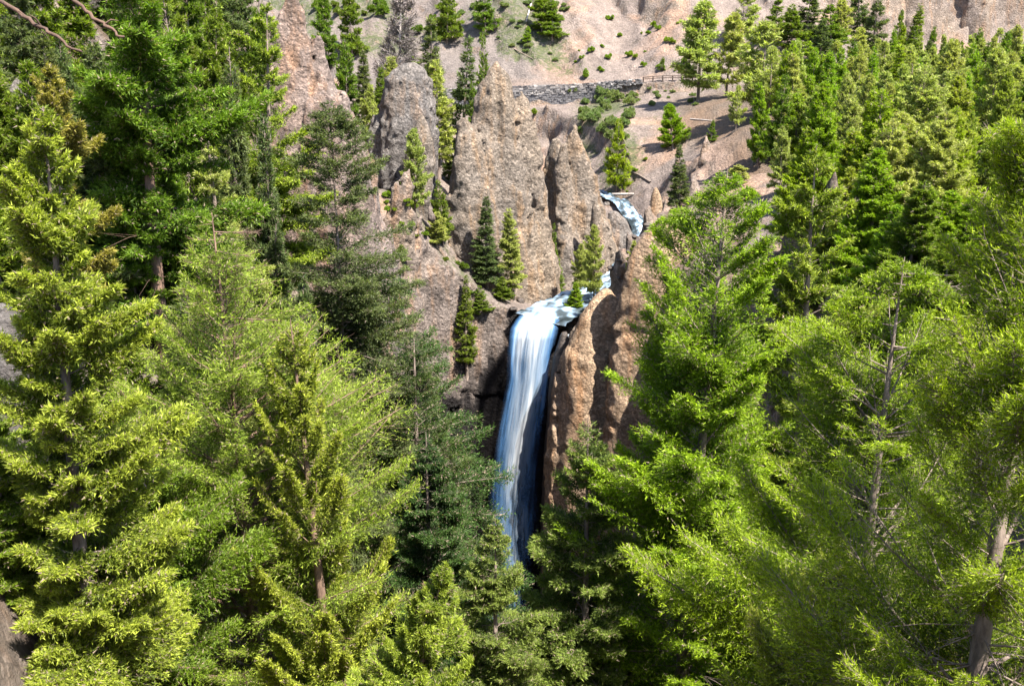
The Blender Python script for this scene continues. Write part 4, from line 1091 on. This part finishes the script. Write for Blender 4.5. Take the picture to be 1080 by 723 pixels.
wood_fence(P(678, 85, 290)[0], P(760, 83, 283)[0], 2.6, 1.35, (.5, .88), .17, 'dark wooden post and rail fence along the road edge above the pale slope', 'rail_fence', 'dark_wood')
wood_fence(P(878, 86, 268)[0], P(925, 88, 262)[0], .95, 1.3, (.35,), .2, 'row of short yellowed wooden posts along the road in the forest gap', 'log_barrier', 'yellow_wood', dy=-2.4)
# ------------------------------------------------------------------ rocks: boulders in the creek and outcrops between the trees
def wetmat():
    m, t, b = newmat('wet_dark_rock'); q = NT(t); co = q.n('ShaderNodeNewGeometry').outputs['Position']
    q.l(q.ramp(q.noise(co, 1.6, 7, .7), [(.35, (.02, .015, .013)), (.7, (.1, .075, .06))]), b.inputs['Base Color']); b.inputs['Roughness'].default_value = .45
    bp = q.n('ShaderNodeBump'); bp.inputs['Distance'].default_value = .3; q.l(q.noise(co, 2.2, 8, .7), bp.inputs['Height']); q.l(bp.outputs[0], b.inputs['Normal']); return m
M['wetrock'] = wetmat()
def boulder(px, py, wpx, label, mat='wetrock', grp='wet boulders in the creek', seed=0, sq=.6, name='boulder', lift=.15):
    p = hit_px(px, py)
    if p is None: return
    r = wpx/1050*math.hypot(p.y, p.z)
    bm_n, bm_m = 24, 14; th_ = np.linspace(0, 2*math.pi, bm_n, endpoint=False); ph = np.linspace(.02, math.pi-.02, bm_m)
    T, Q_ = np.meshgrid(th_, ph); X = np.stack([np.sin(Q_)*np.cos(T), np.sin(Q_)*np.sin(T), np.cos(Q_)], -1).reshape(-1, 3)
    k = 1+.45*fbm(X[:, 0], X[:, 1], X[:, 2], 1.1, 4, 200+seed)+.12*fbm(X[:, 0], X[:, 1], X[:, 2], 4, 2, 220+seed)
    V = X*k[:, None]*r*[1, .9, sq]
    I = np.arange(bm_m*bm_n).reshape(bm_m, bm_n); J = np.roll(I, -1, 1)
    F = np.stack([I[:-1], I[1:], J[1:], J[:-1]], -1).reshape(-1, 4)
    o = mesh_obj(name, V, F, M[mat]); o.location = (p.x, p.y, p.z+lift*r); tag(o, label, 'boulder', grp)
BW = [(549,318,5,'dark boulder at the head of the falls left of the white tongue'),(541,326,4,'small dark boulder against the left bank at the brink'),
 (578,319,5,'dark boulder awash in the middle of the brink rapids'),(592,344,6,'dark rock at the right lip where the side strand starts'),(601,333,5,'wet rock under the small bright fir at the lip'),
 (569,338,3,'little wet rock near the crest of the main fall'),(657,232,6,'grey boulder in the middle of the upper whitewater'),(668,222,4,'small brown boulder at the edge of the upper whitewater'),
 (640,216,4,'rock beside the log at the upper creek'),(600,300,5,'dark boulder below the pale slender fir'),(636,297,4,'boulder at the bend of the creek under the buttress'),(684,238,5,'pale boulder on the right bank of the upper creek')]
for i, (a_, b_, c_, l_) in enumerate(BW): boulder(a_, b_, c_, l_, seed=i, mat='wetrock' if i < 7 and i != 6 else 'spire_gray')
rb2 = random.Random(8); NB = 14
for i in range(NB):
    f_ = .12+.74*i/NB; j = f_*(len(stream)-3); k = int(j); A_, B_ = stream[k], stream[k+1]; t_ = j-k
    X_, Y_ = A_[0]+(B_[0]-A_[0])*t_+rb2.choice((-1, 1))*rb2.uniform(.8, 2.4), A_[1]+(B_[1]-A_[1])*t_+rb2.uniform(-.8, .8)
    px_, py_ = proj(X_, Y_, A_[2]+(B_[2]-A_[2])*t_); boulder(px_, py_, rb2.uniform(2.2, 4.5), f'half submerged creek rock, {ORD[i]} counting upstream from the lip of the falls', 'spire_gray' if i % 2 else 'wetrock', seed=40+i, lift=.35)
spire([(137.0, [(350,592,598),(362,588,600),(380,583,600),(410,579,597),(470,574,592),(560,570,590),(680,568,590)])], 'dark wet rib of rock splitting the main fall from its thin right strand', 'rock rib', mat='wetrock', name='rock_rib', seed=14, amp=.35, h=.3, ratio=1.2)
spire([(50, [(535,52,64),(560,44,82),(600,38,96),(660,20,120),(760,0,150)])], 'pale grey outcrop between the firs at lower left', 'rock outcrop', mat='spire_gray', name='rock_outcrop', seed=15, amp=.6, h=.3)
spire([(42, [(318,-4,6),(335,-20,26),(400,-40,40),(520,-60,60)])], 'grey outcrop at the left edge behind the bright boughs', 'rock outcrop', mat='spire_gray', name='rock_outcrop', seed=16, amp=.5, h=.3)
spire([(72, [(78,18,30),(95,12,45),(140,0,60),(240,-20,90)])], 'dark shaded outcrop in the upper left forest', 'rock outcrop', mat='spire_gray', name='rock_outcrop', seed=17, amp=.6, h=.35)
spire([(70, [(372,848,872),(390,836,886),(440,826,894),(520,815,905),(640,800,920)])], 'pink knobbly rock face between the broadest tree and the dark trunked fir', 'rock outcrop', mat='spire_tan', name='rock_outcrop', seed=18, amp=.9, h=.32)
spire([(60, [(590,1010,1050),(620,1000,1080),(700,980,1100),(800,960,1120)])], 'pinkish outcrop low at the right edge behind the nearest fir', 'rock outcrop', mat='spire_tan', name='rock_outcrop', seed=19, amp=.6, h=.3)
# ------------------------------------------------------------------ fallen logs and the bare limbs at top left
def log(p0, p1, r, label, mat='bark_pale'):
    A, B = hit_px(*p0), hit_px(*p1)
    if A is None or B is None: return
    A = Vector(A); B = Vector(B); A.z += r; B.z += r; V, F = [], []
    mid_ = (A+B)/2; mid_.z = max(mid_.z, gz(mid_.x, mid_.y, mid_.z+6)+r*.7)
    tube(V, F, [A-A, mid_-A, B-A, B-A+(B-A)*.002], [r, r*.85, r*.5, .01], 8)
    o = mesh_obj('fallen_log', np.concatenate(V), np.concatenate(F), M[mat]); o.location = A; tag(o, label, 'log', 'fallen logs')
log((728,126), (753,128), .14, 'bleached log lying on the pale slope right of the leaning juniper')
log((634,207), (668,206), .35, 'grey log spanning the head of the upper whitewater')
log((686,193), (664,181), .22, 'thin fallen trunk on the slope above the upper creek', 'bark')
log((527,44), (562,63), .2, 'dead trunk along the lower edge of the green slope', 'bark')
log((905,118), (893,96), .3, 'fallen pale trunk below the road in the forest gap')
log((560,5), (555,24), .3, 'leaning bleached trunk on the green slope at top', 'bark_pale')
place_tree('dead', *(lambda p: (p.x, p.y))(hit_px(522, 34)), 5, 1.0, 'short white snag on the green slope above the stone wall', 'dead trees', lod=1)
M['bark_dark'] = bark_material('dark_reddish_bark', (.04, .022, .016), (.13, .075, .05))
bt = P(-190, 300, 7.2); gb = gz(bt[0], bt[1])
bare = empty('bare_tree', (bt[0], bt[1], gb)); tag(bare, 'leafless tree at the left edge whose two bare limbs hang into the top left corner', 'dead tree')
V, F = [], []; org = np.array([bt[0], bt[1], gb])
tube(V, F, np.array([(bt[0], bt[1], gb-.5), (bt[0]+.05, bt[1], 0), (bt[0]-.1, bt[1], 3), (bt[0], bt[1], 6.5)])-org, [.2, .16, .12, .02], 10)
mesh_obj('trunk', np.concatenate(V), np.concatenate(F), M['bark_dark'], bare)
def limb(pix, r0, r1, twigs):
    V, F = [], []; pts = np.array([P(*p) for p in pix])
    s_ = np.linspace(0, len(pts)-1, 26); q = np.stack([np.interp(s_, range(len(pts)), pts[:, i]) for i in range(3)], 1)
    q += .012*np.stack([noise(s_*5, 0, i*7.0, 3) for i in range(3)], 1)
    rr = np.linspace(r0, r1, 26)*(1+.18*noise(s_*6, 0, 0, 5)); rr[-1] = .002
    tube(V, F, q-org, rr, 8)
    for a_, b_ in twigs: tube(V, F, np.array([P(*a_), (np.array(P(*a_))+np.array(P(*b_)))/2+[0, 0, .02], P(*b_)])-org, [.008, .006, .002], 5)
    mesh_obj('dead_limb', np.concatenate(V), np.concatenate(F), M['bark_dark'], bare)
limb([(-192,-110,7.2),(-90,-48,7.1),(2,2,7),(38,24,7),(60,40,6.9),(88,57,6.9)], .022, .007, [((20,12,7),(52,42,7)),((45,30,7),(30,15,6.9))])
limb([(-192,-190,7.2),(-40,-60,7.3),(75,-2,7.4),(100,18,7.4),(118,32,7.4),(132,41,7.4)], .02, .008, [((110,26,7.4),(125,22,7.4))])
#ENDEXTRA
print('LOG', LOG)
